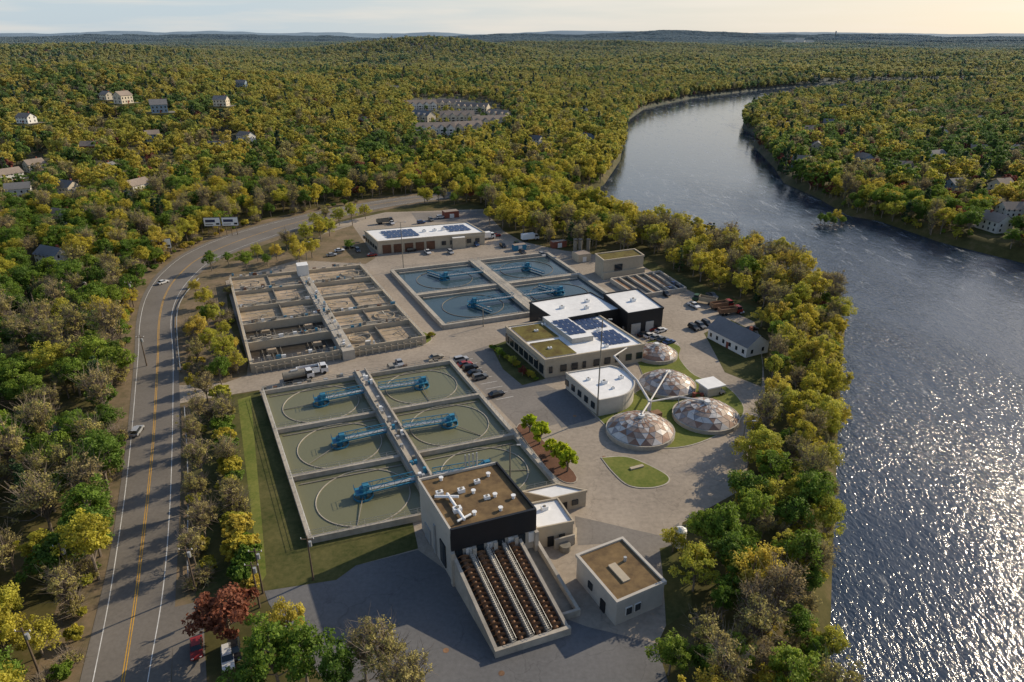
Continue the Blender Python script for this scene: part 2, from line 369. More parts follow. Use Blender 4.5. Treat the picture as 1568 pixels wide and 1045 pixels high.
# ------------------------------------------------------------------ paving & lawns
PAVE = [(272, 590), (345, 586), (378, 574), (380, 555), (345, 430), (455, 398), (485, 365), (520, 340), (590, 325), (740, 320), (765, 350), (800, 370), (860, 383), (990, 400), (1065, 440), (1150, 480), (1165, 520), (1172, 600), (1152, 690), (1135, 750), (1085, 778), (1045, 800), (1035, 860), (1030, 935), (1005, 990), (1030, 1100), (560, 1100), (412, 925), (405, 903), (520, 865), (640, 838), (632, 800), (475, 828), (397, 597), (272, 618)]
mb = MB(); mb.sheet(GL(PAVE), .02, 'pave'); mb.obj("site_pavement")
mb = MB()
mb.sheet(GL([(405, 905), (515, 888), (545, 866), (640, 842), (700, 885), (900, 960), (1005, 985), (1040, 1100), (540, 1100), (480, 1020), (412, 925)]), .032, 'asph')
for u, v in ((683, 996), (768, 1031), (880, 637), (925, 700)):
    x, y = G(u, v); mb.cyl(x, y, .034, .05, .5, 'rust', 14)
mb.obj("asphalt_lot")
mb = MB()
mb.sheet(GL([(690, 548), (750, 528), (770, 560), (860, 600), (905, 635), (830, 655), (790, 652)]), .036, 'asphp')
mb.sheet(GL([(880, 790), (1010, 820), (1040, 800), (1035, 860), (1000, 870), (960, 830), (885, 835)]), .036, 'asphp')
mb.sheet(GL([(820, 600), (870, 595), (912, 640), (860, 655)]), .041, 'asph')
mb.sheet(GL([(630, 326), (740, 322), (770, 352), (745, 356), (700, 340), (640, 340)]), .036, 'asphp')
for k in range(9):
    a = lerp(G(700, 553), G(760, 612), k/8); d = (math.cos(E1), math.sin(E1)); mb.wall(a, (a[0]+5*d[0], a[1]+5*d[1]), .12, .036, .042, 'whp')
for k in range(8):
    a = lerp(G(978, 520), G(1040, 528), k/7); mb.wall(a, (a[0]-1.5, a[1]+5), .12, .02, .026, 'whp')
mb.obj("parking_lot")
def lawn(pts, k='grass', z=.05, kerb=False, name="lawn_grass"):
    P = GL(pts); mb = MB()
    if kerb:
        Q = catmull(P+[P[0]], 5)[:-1]
        mb.prism(Q, 0.0, .15, 'conc')
        cx = sum(p[0] for p in Q)/len(Q); cy = sum(p[1] for p in Q)/len(Q)
        Q2 = [(cx+(x-cx)*(1-.3/max(1, math.hypot(x-cx, y-cy))), cy+(y-cy)*(1-.3/max(1, math.hypot(x-cx, y-cy)))) for x, y in Q]
        mb.sheet(Q2, .17, k)
    else: mb.sheet(P, z, k)
    return mb.obj(name)
lawn([(345, 606), (397, 600), (475, 828), (632, 802), (640, 840), (545, 866), (515, 888), (404, 905), (380, 900)])
lawn([(364, 612), (384, 606), (408, 880), (398, 895)], 'grassb', .056)  # sunlit lane of the lawn, painted in as a brighter grass strip
lawn([(292, 628), (345, 612), (378, 880), (300, 915)], 'grass', .04)
lawn([(920, 701), (955, 699), (985, 708), (1022, 728), (1022, 741), (995, 748), (962, 744), (938, 724)], 'grassb', kerb=True, name="traffic_island")
x, y = G(975, 717); mb = MB(); mb.box(x, y, .17, .5, 3.4, .8, E1, 'tan'); mb.obj("stone_bench")
lawn([(905, 630), (935, 618), (985, 590), (975, 545), (1000, 520), (1040, 530), (1040, 548), (1065, 575), (1110, 590), (1140, 625), (1120, 655), (1060, 682), (1000, 686), (950, 672)], 'grassb', kerb=True, name="digester_lawn")
lawn([(1078, 510), (1120, 490), (1160, 510), (1168, 560), (1166, 592), (1110, 570)], 'grass')
lawn([(752, 530), (775, 522), (835, 580), (800, 590), (770, 565)], 'grass', .052)
lawn([(790, 655), (806, 652), (880, 725), (868, 740), (835, 715)], 'mulch', kerb=True, name="planter_bed")
lawn([(985, 398), (1050, 425), (1175, 478), (1170, 500), (1060, 447), (985, 408)], 'grass', .045)
lawn([(1010, 840), (1050, 830), (1060, 930), (1020, 960), (1015, 880)], 'grass', .042)
lawn([(305, 425), (345, 402), (440, 385), (455, 398), (345, 430), (352, 500), (378, 555), (378, 574), (345, 586), (290, 588), (283, 480), (290, 450)], 'dirt', .04)
lawn([(455, 398), (490, 360), (540, 345), (575, 395), (560, 404)], 'dirt', .042)
lawn([(560, 405), (590, 400), (600, 410), (650, 512), (668, 520), (655, 532), (640, 520)], 'pave', .045)
lawn([(622, 515), (648, 508), (662, 520), (640, 530)], 'grassb', kerb=True, name="traffic_island")

# ------------------------------------------------------------------ tanks
def bil(Q): 
    A, B, C, D = Q
    return lambda s, t: lerp(lerp(A, B, s), lerp(D, C, s), t)
def bridge(mb, p, q, z, w=1.7, h=1.25, k='blue', step=1.9):
    dx, dy = q[0]-p[0], q[1]-p[1]; l = math.hypot(dx, dy); nx, ny = -dy/l*w/2, dx/l*w/2
    mb.wall(p, q, w*.55, z, z+.12, 'galv')
    n = max(2, int(l/step))
    for sgn in (-1, 1):
        a = (p[0]+nx*sgn, p[1]+ny*sgn); b = (q[0]+nx*sgn, q[1]+ny*sgn)
        mb.beam((*a, z+h), (*b, z+h), .10, k); mb.beam((*a, z-.2), (*b, z-.2), .2, k)
        for i in range(n+1):
            c = lerp(a, b, i/n); mb.beam((*c, z-.3), (*c, z+h), .06, k)
            if i < n:
                d = lerp(a, b, (i+1)/n)
                mb.beam((*c, z-.3 if i % 2 else z+h), (*d, z+h if i % 2 else z-.3), .055, k)
def clarifier(mb, c, r, toward, zt, zw, far=None, rk='conc'):
    mb.ring(c[0], c[1], zw-.3, zw+.18, r-.16, r, rk)
    mb.ring(c[0], c[1], zw-.4, zw+.45, 2.0, 2.15, 'blue', 20)
    mb.cyl(c[0], c[1], zw, zt+1.2, .8, 'blue', 14)
    mb.box(c[0]+.6, c[1]+.3, zt+.5, zt+1.7, 1.3, 1.0, E1, 'blue')
    for k in range(4):
        a = E1+k*math.pi/2; mb.beam((c[0]+2.1*math.cos(a), c[1]+2.1*math.sin(a), zw+.4), (c[0], c[1], zt+.6), .09, 'blue')
    mb.box(c[0], c[1], zt+.3, zt+.42, 3.4, 2.8, E1, 'blue')
    for sx in (-1.7, 1.7): mb.rail((c[0]+sx*math.cos(E1)+1.3*math.sin(E1), c[1]+sx*math.sin(E1)-1.3*math.cos(E1)), (c[0]+sx*math.cos(E1)-1.3*math.sin(E1), c[1]+sx*math.sin(E1)+1.3*math.cos(E1)), zt+.42, k='blue')
    bridge(mb, c, toward, zt+.35)
    if far: 
        bridge(mb, c, far, zt-.3, w=.7, h=.8, step=2.2)

zt = 1.5; zw = .35
Qp = [G(402, 598, zt), G(690, 551, zt), G(856, 742, zt), G(474, 822, zt)]
b = bil(Qp); mb = MB()
mb.sheet(Qp, zw, 'prim')
for t in (0, .335, .665, 1): mb.wall(b(0, t), b(1, t), 1.1 if t in (.335, .665) else .7, .01, zt, 'conc', ext=.6)
for s in (0, 1): mb.wall(b(s, 0), b(s, 1), .9, .012, zt+.004, 'conc', ext=.6)
mb.wall(b(.505, -.03), b(.505, 1), 4.2, .014, zt+.35, 'conc')
mb.wall(b(.478, -.03), b(.478, 1), .25, zt+.3, zt+1.1, 'conc'); mb.wall(b(.532, -.03), b(.532, 1), .25, zt+.3, zt+1.1, 'conc')
for t in (0, .335, .665, 1):
    for d in (-.008, .008): mb.rail(b(0, t+d), b(.46, t+d), zt); mb.rail(b(.54, t+d), b(1, t+d), zt)
for s in (0.004, .996): mb.rail(b(s, 0), b(s, 1), zt)
for i in range(3):
    for j in range(2):
        c = b(.24+.515*j+(.01), (i+.5)/3)
        clarifier(mb, c, 9.9, b(.465 if j == 0 else .545, (i+.5)/3-.01), zt, zw)
        a = R_(200+37*i+90*j); mb.beam((c[0], c[1], zw+.5), (c[0]+9.6*math.cos(a), c[1]+9.6*math.sin(a), zw+.1), .1, 'concd')
        o0, o1 = (.03, .46) if j == 0 else (.545, .97)
        mb.wall(b(o0, i/3+.035), b(o1, i/3+.035), .3, zw-.2, zw+.2, 'concd')
for _ in range(26):
    p = b(rng.uniform(.485, .525), rng.uniform(-.02, .85)); mb.box(p[0], p[1], zt+.35, zt+.35+rng.uniform(.5, 1.5), .7, .7, E1, random.choice(['galv', 'white', 'concd', 'blue']))
for _ in range(16):
    p = b(rng.uniform(0, .95), -.035); mb.box(p[0], p[1], 0, rng.uniform(.6, 1.8), 1.1, .8, E1, random.choice(['galv', 'tan', 'concd', 'mulch']))
mb.obj("primary_clarifier_tanks")

zt = 1.5; zw = .35
Qf = [G(600, 413, zt), G(838, 386, zt), G(945, 458, zt), G(680, 497, zt)]
b = bil(Qf); mb = MB()
mb.sheet(Qf, zw, 'final')
for t in (0, .5, 1): mb.wall(b(0, t), b(1, t), 2.0 if t == .5 else 1.2, .01, zt, 'conc', ext=.8)
for s in (0, 1): mb.wall(b(s, 0), b(s, 1), 1.4, .012, zt+.004, 'conc', ext=.6)
mb.wall(b(.51, -.02), b(.51, 1.0), 4.2, .014, zt+.25, 'conc')
for s in (.485, .535): mb.rail(b(s, 0), b(s, 1), zt+.25)
for t in (0, .485, .515, 1): mb.rail(b(0, t), b(1, t), zt)
for i in range(2):
    for j in range(2):
        c = b(.245+.515*j, .25+.5*i)
        clarifier(mb, c, 11.2, b(.48 if j == 0 else .54, .25+.5*i), zt, zw, far=(c[0]-7.5, c[1]+7) if (i+j) % 2 == 0 else (c[0]+7, c[1]-7.5), rk='concd')
        o0, o1 = (.03, .47) if j == 0 else (.55, .97)
        for tt in (.045, .455): mb.wall(b(o0, i/2+tt), b(o1, i/2+tt), .5, zw-.2, zw+.5, 'conc')
mb.obj("final_clarifier_tanks")

zt = 2.8
Qa = [G(352, 425, zt), G(552, 405, zt), G(650, 514, zt), G(385, 557, zt)]
b = bil(Qa); mb = MB()
mb.sheet(Qa, .08, 'sludge')
T = [0, .21, .42, .62, .81, 1.0]; S = [0, .53, 1.0]
for t in T: mb.wall(b(0, t), b(1, t), .55, .01, zt, 'tan', ext=.4)
for t in T[1:-1]:
    mb.wall(b(0, t-.035), b(1, t-.035), .4, .011, zt-.003, 'conc')
    mb.wall(b(0, t-.017), b(1, t-.017), 1.8, zt-.25, zt-.1, 'concd')
for s in (0, 1): mb.wall(b(s, 0), b(s, 1), .8, .012, zt+.004, 'tan', ext=.4)
mb.wall(b(.53, 0), b(.53, 1.03), 3.6, .013, zt+.3, 'conc')
mb.wall(b(.27, 0), b(.27, .6), .35, .0125, zt-.4, 'concd')
mb.wall(b(.77, .42), b(.77, 1.0), .35, .0125, zt-.4, 'concd')
fill = {(0, 0): 'foam', (0, 1): 'foam', (0, 2): 'foam', (0, 3): 'sludge', (0, 4): 'sludge', (1, 0): 'foam', (1, 1): 'foam', (1, 2): 'foam', (1, 3): 'foam', (1, 4): 'foam'}
for (i, j), k in fill.items():
    s0, s1 = S[i], S[i+1]; a, c = T[j], T[j+1]-.035
    if k != 'sludge': mb.sheet([b(s0, a), b(s1, a), b(s1, c), b(s0, c)], zt-1.0-.3*((i+j) % 3), k)
    for q in (.25, .75):
        cc = b(s0+(s1-s0)*q, (a+c)/2)
        if k == 'foam': 
            if (i, j, q) in ((0, 0, .25), (1, 0, .75), (1, 2, .25), (1, 3, .75), (1, 4, .25)):
                mb.ring(cc[0], cc[1], zt-1.7, zt-.8, 3.4, 3.55, 'tan', 28)
            mb.beam((cc[0]-4.5, cc[1]-1.5, zt-.3), (cc[0]+4.5, cc[1]+1.9, zt-.3), .13, 'conc')
            for _ in range(3):
                mb.beam((cc[0]+rng.uniform(-4, 4), cc[1]+rng.uniform(-3, 3), zt-1.6), (cc[0]+rng.uniform(-4, 4), cc[1]+rng.uniform(-3, 3), zt-.2), .09, random.choice(['concd', 'galv']))
        if k == 'sludge':
            p = b(s0+(s1-s0)*q, a+.05); mb.box(p[0], p[1], .1, 1.4, 2.5, 1.2, E1, 'foam')
            for e in range(5): p = b(s0+(s1-s0)*(q-.1+.05*e), a); p2 = b(s0+(s1-s0)*(q-.1+.05*e), c); mb.beam((*p, .4), (*p2, .4), .1, 'concd')
for t in T:
    mb.rail(b(0, t), b(.5, t), zt); mb.rail(b(.56, t), b(1, t), zt)
    if 0 < t < 1: mb.rail(b(0, t-.035), b(.5, t-.035), zt); mb.rail(b(.56, t-.035), b(1, t-.035), zt)
for s in (0.005, .505, .555, .995): mb.rail(b(s, 0), b(s, 1), zt+(.3 if .1 < s < .9 else 0))
for _ in range(150):
    p = b(rng.uniform(0.01, .99), random.choice(T)-.01*rng.uniform(0, 3)); h = rng.uniform(.3, 1.1)
    mb.box(p[0], p[1], zt-.15, zt+h, rng.uniform(.3, 1.6), rng.uniform(.3, .8), E1, random.choice(['tan', 'white', 'blue', 'conc', 'concd', 'foam', 'concd', 'mulch']))
for _ in range(24):
    p = b(.53+rng.uniform(-.02, .02), rng.uniform(.12, 1)); mb.box(p[0], p[1], zt+.3, zt+.3+rng.uniform(.4, 1.4), .7, .6, E1, random.choice(['galv', 'white', 'concd', 'blue']))
p = b(.53, .07); mb.box(p[0], p[1], zt+.3, zt+4.5, 4.2, 4.6, E1, 'siding', 'roofw')
mb.wall(b(.02, 1.012), b(.98, 1.012), .25, 1.4, 1.7, 'tan')
for k in range(26):
    p = b(.02+.96*k/25, 1.012); mb.box(p[0], p[1], 0.01, 2.2, .35, .35, E1, 'tan')
mb.obj("aeration_basins")

# ------------------------------------------------------------------ buildings
def bld(C, R, L, z, wall, roof, par=.5, z0=0.0, w=.3):
    c = G(*C, z); r = G(*R, z); l = G(*L, z); o = (r[0]+l[0]-c[0], r[1]+l[1]-c[1])
    mb = MB(); mb.prism([c, r, o, l], z0, z-par, wall, roof)
    if par:
        P = [c, r, o, l]
        for i in range(4):
            mb.wall(P[i], P[(i+1) % 4], w, z-par-.3, z+(.003 if i % 2 else 0), wall, ext=w*.98)
    def loc(s, t): return (c[0]+(r[0]-c[0])*s+(l[0]-c[0])*t, c[1]+(r[1]-c[1])*s+(l[1]-c[1])*t)
    lenR = math.hypot(r[0]-c[0], r[1]-c[1]); lenL = math.hypot(l[0]-c[0], l[1]-c[1])
    return mb, c, r, o, l, loc, lenR, lenL
def hvac(mb, p, z, sc=1.0, k='white'):
    mb.box(p[0], p[1], z, z+1.3*sc, 2.2*sc, 1.5*sc, E1, k); mb.cyl(p[0], p[1], z+1.3*sc, z+1.5*sc, .5*sc, 'concd', 10)
def solar(mb, loc, s0, s1, t0, t1, z, n, m):
    for i in range(n):
        for j in range(m):
            a, b_ = s0+(s1-s0)*i/n, s0+(s1-s0)*(i+.92)/n; c, d = t0+(t1-t0)*j/m, t0+(t1-t0)*(j+.85)/m
            P = [loc(a, c), loc(b_, c), loc(b_, d), loc(a, d)]
            mb.face([(*P[0], z+.15), (*P[1], z+.15), (*P[2], z+.4), (*P[3], z+.4)], 'solar')

# headworks
mb, c, r, o, l, loc, lr, ll = bld((690, 811), (820, 779), (641, 733), 12, 'panel', 'roofb', .5)
mb.wall(lerp(c, r, -.006), lerp(c, r, 1.006), .5, 7.4, 12.1, 'black'); mb.wall(r, lerp(r, o, 1), .35, 8.4, 12.07, 'black')
mb.wall(c, lerp(c, l, 1), .36, 10.6, 12.07, 'panel')
for i in range(8): mb.win(c, r, .6+i*lr/8, .6+i*lr/8+1.35, 5.0, 7.2, 'glass' if i % 2 == 0 else 'siding', .6)
for i in range(5):
    q = lerp(c, r, i/4); mb.box(q[0]+.18, q[1]-.45, 0, 7.4, .7, .9, E1, 'conc')
mb.win(c, l, 3, 5.5, 1, 6, 'glass', .5); mb.win(c, l, 8, 8.8, .3, 7, 'galv', .6); mb.win(c, l, 11, 14, .2, 3.6, 'galv', .5)
for s, t, k in ((.2, .3, .7), (.38, .62, .6), (.13, .66, .6), (.6, .4, .5), (.62, .72, .5)): hvac(mb, loc(s, t), 11.5, k)
mb.beam((*loc(.05, .6), 12.1), (*loc(.30, .5), 12.1), .3, 'white', 8); mb.beam((*loc(.2, .1), 12.1), (*loc(.2, .6), 12.1), .28, 'white', 8)
mb.beam((*loc(.12, .1), 12.1), (*loc(.3, .16), 12.1), .22, 'white', 8)
for s, t in ((.7, .4), (.8, .8), (.5, .55), (.88, .3), (.35, .18), (.25, .92), (.65, .15)): mb.cyl(*loc(s, t), 11.5, 12.1, .3, 'white', 12); mb.cyl(*loc(s, t), 12.1, 12.25, .45, 'white', 12)
for k in range(4): mb.cyl(*loc(.62+.05*k, 1.06), 0, 14.5, .16, 'galv', 8)
mb.obj("headworks_building")
ux, uy = (r[0]-c[0])/lr, (r[1]-c[1])/lr; vx, vy = (c[0]-l[0])/ll, (c[1]-l[1])/ll
# screw pumps
mb = MB(); Lb = 17.5
def sp(a, d): return (c[0]+ux*a+vx*d, c[1]+uy*a+vy*d)
ztop, zbot = 5.2, .25; nS = 4; W = 12.4; off = .3
def zz(d): return ztop+(zbot-ztop)*d/Lb
for i in range(nS+1):
    a = off+i*W/nS; p, q = sp(a, 0), sp(a, Lb); w = .7 if 0 < i < nS else .6
    P = [sp(a-w/2, .3), sp(a+w/2, .3), sp(a+w/2, Lb), sp(a-w/2, Lb)]
    mb.prism(P, 0, [zz(0)+1.2, zz(0)+1.2, zz(Lb)+1.1, zz(Lb)+1.1], 'conc')
    if 0 < i < nS:
        for sg in (-.33, .33):
            mb.beam((*sp(a+sg, .4), zz(0)+2.0), (*sp(a+sg, Lb), zz(Lb)+2.0), .04, 'galv', 3)
            for k in range(9): d = .5+k*(Lb-.6)/8; mb.beam((*sp(a+sg, d), zz(d)+.6), (*sp(a+sg, d), zz(d)+2.0), .04, 'galv', 3)
        for k in range(44):
            d = .6+k*(Lb-.8)/43; P = [sp(a-.3, d), sp(a+.3, d), sp(a+.3, d+.2), sp(a-.3, d+.2)]; mb.prism(P, zz(d)+1.0, zz(d)+1.25, 'step')
for i in range(nS):
    a0 = off+i*W/nS+.36; a1 = off+(i+1)*W/nS-.36
    mb.prism([sp(a0, .3), sp(a1, .3), sp(a1, Lb), sp(a0, Lb)], 0, [zz(0)-.2, zz(0)-.2, .06, .06], 'concd')
    am = (a0+a1)/2; A = Vector((*sp(am, .4), zz(.4)+.6)); B = Vector((*sp(am, Lb-.6), zz(Lb)+.6))
    mb.beam(A, B, .45, 'rust', 10)
    d_ = (B-A).normalized(); e = d_.cross(Vector((0, 0, 1))).normalized(); f = e.cross(d_); turns = 18; n = turns*14; ln = (B-A).length
    for k in range(n):
        q = []
        for kk in (k, k+1):
            th = 2*math.pi*kk/14; cc = A+d_*(ln*kk/n); rd = e*math.cos(th)+f*math.sin(th); q += [cc+rd*.4, cc+rd*1.1]
        mb.face([q[0], q[1], q[3], q[2]], 'rust')
mb.wall(sp(-.1, Lb+.3), sp(W+.7, Lb+.3), .7, 0, 1.5, 'conc')
mb.sheet([sp(.2, Lb-.2), sp(W+.2, Lb-.2), sp(W+.2, Lb+.2), sp(.2, Lb+.2)], .4, 'sludge')
mb.prism([sp(W+3.6, -2), sp(W+4.2, -2), sp(W+4.2, Lb-3), sp(W+3.6, Lb-3)], 0, [5.2, 5.2, 1.4, 1.4], 'conc')
mb.prism([sp(W+.8, -1), sp(W+3.6, -1), sp(W+3.6, Lb-3), sp(W+.8, Lb-3)], 0, [3.5, 3.5, .3, .3], 'concd')
mb.wall(sp(W+.6, Lb-2.7), sp(W+4.2, Lb-2.7), .5, 0, 1.4, 'conc')
mb.obj("screw_pump_channels")
mb, c, r, o, l, loc, lr, ll = bld((822, 808), (878, 797), (800, 772), 5, 'tan', 'roofw', .4)
mb.win(c, r, 2.2, 3.4, .1, 2.3, 'black', .5); mb.win(c, r, 4.5, 5.7, 1.2, 2.4, 'glass', .5); mb.win(r, o, 1, 2.2, 1.2, 2.4, 'glass', .5); mb.win(r, o, 3.4, 4.6, 1.2, 2.4, 'glass', .5)
hvac(mb, loc(.5, .7), 4.6, .6)
mb.obj("white_roofed_annex")
mb, c, r, o, l, loc, lr, ll = bld((845, 762), (898, 750), (800, 752), 4.2, 'tan', 'roofw', .3)
mb.win(c, r, 2.2, 3.4, .1, 2.3, 'black', .5); mb.win(c, r, 4.5, 5.9, 1.2, 2.4, 'glass', .5); mb.obj("annex_building")
mb = MB()
for (u, v) in ((848, 820), (860, 833)):
    x, y = G(u, v); mb.wall((x-1.5, y-1.5), (x+2.4, y), .35, 0, 2.4, 'conc'); mb.wall((x+2.4, y), (x+3, y+3), .35, 0, 1.6, 'tan')
x, y = G(865, 842); mb.cyl(x, y, 0, 1.4, 1.1, 'concd', 14)
mb.obj("concrete_retaining_wall")
mb, c, r, o, l, loc, lr, ll = bld((945, 920), (1018, 889), (884, 849), 5.5, 'panel', 'roofb', .35, w=.5)
mb.win(c, r, 2, 3.1, 1.6, 3, 'glass', .5, frame='siding'); mb.win(c, r, 3.8, 4.9, 1.6, 3, 'glass', .5, frame='siding')
mb.win(c, l, 3, 4.3, .1, 2.4, 'black', .5); mb.win(c, l, 7, 8.2, 1.6, 3, 'glass', .5)
P = [loc(.35, .25), loc(.5, .25), loc(.5, .62), loc(.35, .62)]; mb.prism(P, 5.1, 5.45, 'tan')
mb.cyl(*loc(.7, .6), 5.1, 6, .3, 'galv', 10)
mb.obj("sedum_roof_pump_house")
mb = MB(); x, y = G(1040, 835); mb.cyl(x, y, 0, 3.8, 1.1, 'white', 20); mb.cyl(x, y, 3.8, 4.3, 1.1, 'white', 20, .3); mb.rail((x-1, y), (x+1, y), 3.8); mb.obj("white_storage_tank")
# office
mb, c, r, o, l, loc, lr, ll = bld((835, 550), (986, 526), (775, 499), 6, 'tan', 'roofw', .45, w=.5)
for s0, s1, t0, t1 in ((.03, .33, .05, .45), (.03, .36, .52, .95)):
    P = [loc(s0, t0), loc(s1, t0), loc(s1, t1), loc(s0, t1)]; mb.prism(P, 5.5, 5.85, 'tan', 'roofg')
mb.prism([loc(.40, .3), loc(.62, .3), loc(.62, 1.02), loc(.40, 1.02)], 5.5, 7.2, 'panel', 'roofw')
solar(mb, loc, .42, .6, .4, .85, 7.2, 3, 4); solar(mb, loc, .68, .93, .12, .5, 5.6, 4, 3); solar(mb, loc, .68, .93, .6, .92, 5.6, 4, 2)
for i in range(9):
    s = 1.2+i*lr/9; mb.win(c, r, s, s+(1.9 if i % 3 else 1.0), 1.4, 3.4, 'glass', .6)
for i in range(8):
    s = 1.0+i*ll/8; mb.win(c, l, s, s+2.2, 1.0, 3.6, 'glass', .6)
mb.wall(lerp(c, l, .15), lerp(c, l, .9), 1.6, 4.0, 4.3, 'tan')
for s, t in ((.5, .5), (.66, .1), (.36, .9), (.8, .55), (.15, .25), (.22, .75)): hvac(mb, loc(s, t), 5.6, .55)
mb.obj("office_building")
mb, c, r, o, l, loc, lr, ll = bld((962, 479), (1016, 470), (925, 449), 8, 'black', 'roofw', .4)
mb.win(c, r, 1.5, 5, .1, 3.8, 'galv', .5); mb.win(c, r, 7, 10, .1, 3.8, 'galv', .5); mb.win(c, l, 2, 3, .1, 2.2, 'galv', .5)
hvac(mb, loc(.5, .5), 7.6, .8); mb.obj("black_process_building")
mb, c, r, o, l, loc, lr, ll = bld((852, 489), (950, 472), (811, 462), 7, 'black', 'roofw', .4)
mb.win(c, l, 2, 5, 2.4, 4, 'glass', .5); mb.win(c, l, 8, 11, 2.4, 4, 'glass', .5); mb.win(c, r, 2, 10, 4.2, 5.2, 'tan', .5)
for s, t in ((.3, .5), (.6, .3), (.75, .6)): hvac(mb, loc(s, t), 6.6, .7)
mb.obj("white_roofed_process_building")
z = 5; pts_ = GL([(867, 570), (935, 559)], z)+catmull(GL([(935, 559), (956, 566), (970, 580), (970, 592), (955, 604), (918, 612)], z), 5)[1:]
mb = MB(); mb.prism(pts_, 0, z-.35, 'panel', 'roofw')
for i in range(len(pts_)): mb.wall(pts_[i], pts_[(i+1) % len(pts_)], .35, z-.6, z+.0005*i, 'panel', ext=.1)
p0, p1 = pts_[-1], pts_[0]
for i in range(5): mb.win(p0, p1, 2+i*3.4, 3.6+i*3.4, 1.3, 3, 'glass', .5)
x, y = G(925, 585, z); hvac(mb, (x, y), z-.35, .7); hvac(mb, (x+5, y+3), z-.35, .6); hvac(mb, (x-4, y+2), z-.35, .5); hvac(mb, (x+2, y-3), z-.35, .4)
mb.obj("curved_control_building")
mb, c, r, o, l, loc, lr, ll = bld((578, 369), (742, 355), (558, 352), 6, 'tan', 'roofw', .4, w=.5)
for i in range(5): mb.win(c, r, 2+i*5, 5.8+i*5, .1, 3.9, 'mulch', .7)
for i in range(5): mb.win(c, r, 29+i*4, 31+i*4, 1.5, 3.4, 'glass', .7)
mb.wall(lerp(c, r, .68), lerp(c, r, .8), 5, 0, 5, 'tan', 'roofw')
mb.wall(lerp(c, r, .68), r, 1.0, 4.2, 5.3, 'tan')
solar(mb, loc, .12, .42, .2, .8, 5.7, 6, 3); solar(mb, loc, .72, .93, .3, .8, 5.7, 4, 3)
for s in (.5, .6, .68): hvac(mb, loc(s, .5), 5.6, .8)
for i in range(6): mb.win(c, l, 2+i*4, 4+i*4, 1.5, 3, 'glass', .7)
mb.obj("maintenance_garage")
mb, c, r, o, l, loc, lr, ll = bld((925, 398), (986, 390), (912, 388), 8, 'tan', 'roofg', .4, w=.5)
mb.win(c, r, 5, 8.5, 2.9, 5.5, 'glass', .8); mb.wall(lerp(c, r, -.02), lerp(c, r, 1.02), 2.0, .0, 2.8, 'tan'); mb.obj("blower_building")
mb = MB()
for u in (880, 888, 900):
    x, y = G(u, 392); mb.cyl(x, y, 0, 7.5, .8, 'concd', 14); mb.cyl(x, y, 7.5, 7.8, 1.0, 'black', 14)
mb.obj("exhaust_stacks")
mb = MB(); a0 = G(935, 432); a1 = G(1010, 420); b0 = G(975, 458); b1 = G(1050, 446)
for i in range(7):
    t = i/6; p = lerp(a0, a1, t); q = lerp(b0, b1, t); mb.wall(p, q, .6, 0, 1.6, 'conc')
    if i < 6:
        p2 = lerp(a0, a1, (i+.5)/6); q2 = lerp(b0, b1, (i+.5)/6); mb.wall(p2, q2, 2.2, 0, .9, 'sludge' if i % 2 else 'rust')
mb.wall(a0, a1, .6, 0, 1.7, 'conc'); mb.wall(b0, b1, .6, 0, 1.7, 'conc')
mb.obj("contact_channels")
mb = MB()
for (u, v, w, d, h, k) in ((855, 378, 7, 3, 3, 'red'), (690, 332, 8, 5, 3.5, 'red'), (795, 382, 6, 3, 2.6, 'blue'), (890, 398, 6, 6, 3.5, 'tan')):
    x, y = G(u, v); mb.box(x, y, 0, h, w, d, E1, k, 'shingle2'); mb.box(x, y-.05, .1, 2.3, w*.3, d+.1, E1, 'siding')
mb.obj("storage_sheds")

facets = [mat("dome_panel_white", (0.56, 0.53, 0.50), .45, .2, 1), mat("dome_panel_grey", (0.27, 0.26, 0.27), .4, .2, 1), mat("dome_panel_rust", (0.26, 0.155, 0.11), .6, .3, 1), mat("dome_panel_pink", (0.38, 0.29, 0.235), .55, .25, 1)]
def digester(u, v, r, h, zb=1.2):
    x0, y0 = G(u, v); mb = MB(); mb.cyl(x0, y0, 0, zb, r+.35, 'conc', 36); nR = 6; nS_ = 18
    Rs = (r*r+h*h)/(2*h); P = []
    for i in range(nR+1):
        rr = r*(1-i/nR); z = zb+.02+math.sqrt(Rs*Rs-rr*rr)-(Rs-h)
        P.append([(x0+rr*math.cos(2*math.pi*(k+.5*(i % 2))/nS_), y0+rr*math.sin(2*math.pi*(k+.5*(i % 2))/nS_), z) for k in range(nS_)])
    wts = [.26, .15, .27, .32]
    for i in range(nR):
        for k in range(nS_):
            k2 = (k+1) % nS_; A, B = P[i][k], P[i][k2]; C, D = P[i+1][k], P[i+1][k2]
            ch = lambda: random.choices(facets, wts)[0]
            if i == nR-1: mb.face([A, B, C], ch())
            elif i % 2 == 0: mb.face([A, B, C], ch()); mb.face([B, D, C], ch())
            else: mb.face([A, B, D], ch()); mb.face([A, D, C], ch())
            for e0, e1 in ((A, B), (A, C)):
                mb.beam((e0[0], e0[1], e0[2]), (e1[0], e1[1], e1[2]), .045, 'concd', 3)
    mb.cyl(x0, y0, zb+h-.1, zb+h+.6, .8, 'white', 12)
    mb.rail((x0-1, y0-1), (x0+1, y0-1), zb+h)
    mb.obj("digester_dome"); return (x0, y0, zb+h)
D1 = digester(980, 662, 8.1, 3.3); D2 = digester(1080, 640, 8.1, 3.3); D3 = digester(1021, 592, 7.6, 3.1); D4 = digester(1004, 545, 6.2, 2.6)
mb = MB()
def pipe(pts, r=.22, k='pipe'):
    for i in range(len(pts)-1): mb.beam(pts[i], pts[i+1], r, k, 8)
j = (*G(995, 615, 4.5), 4.5)
x, y = G(940, 548, 5)
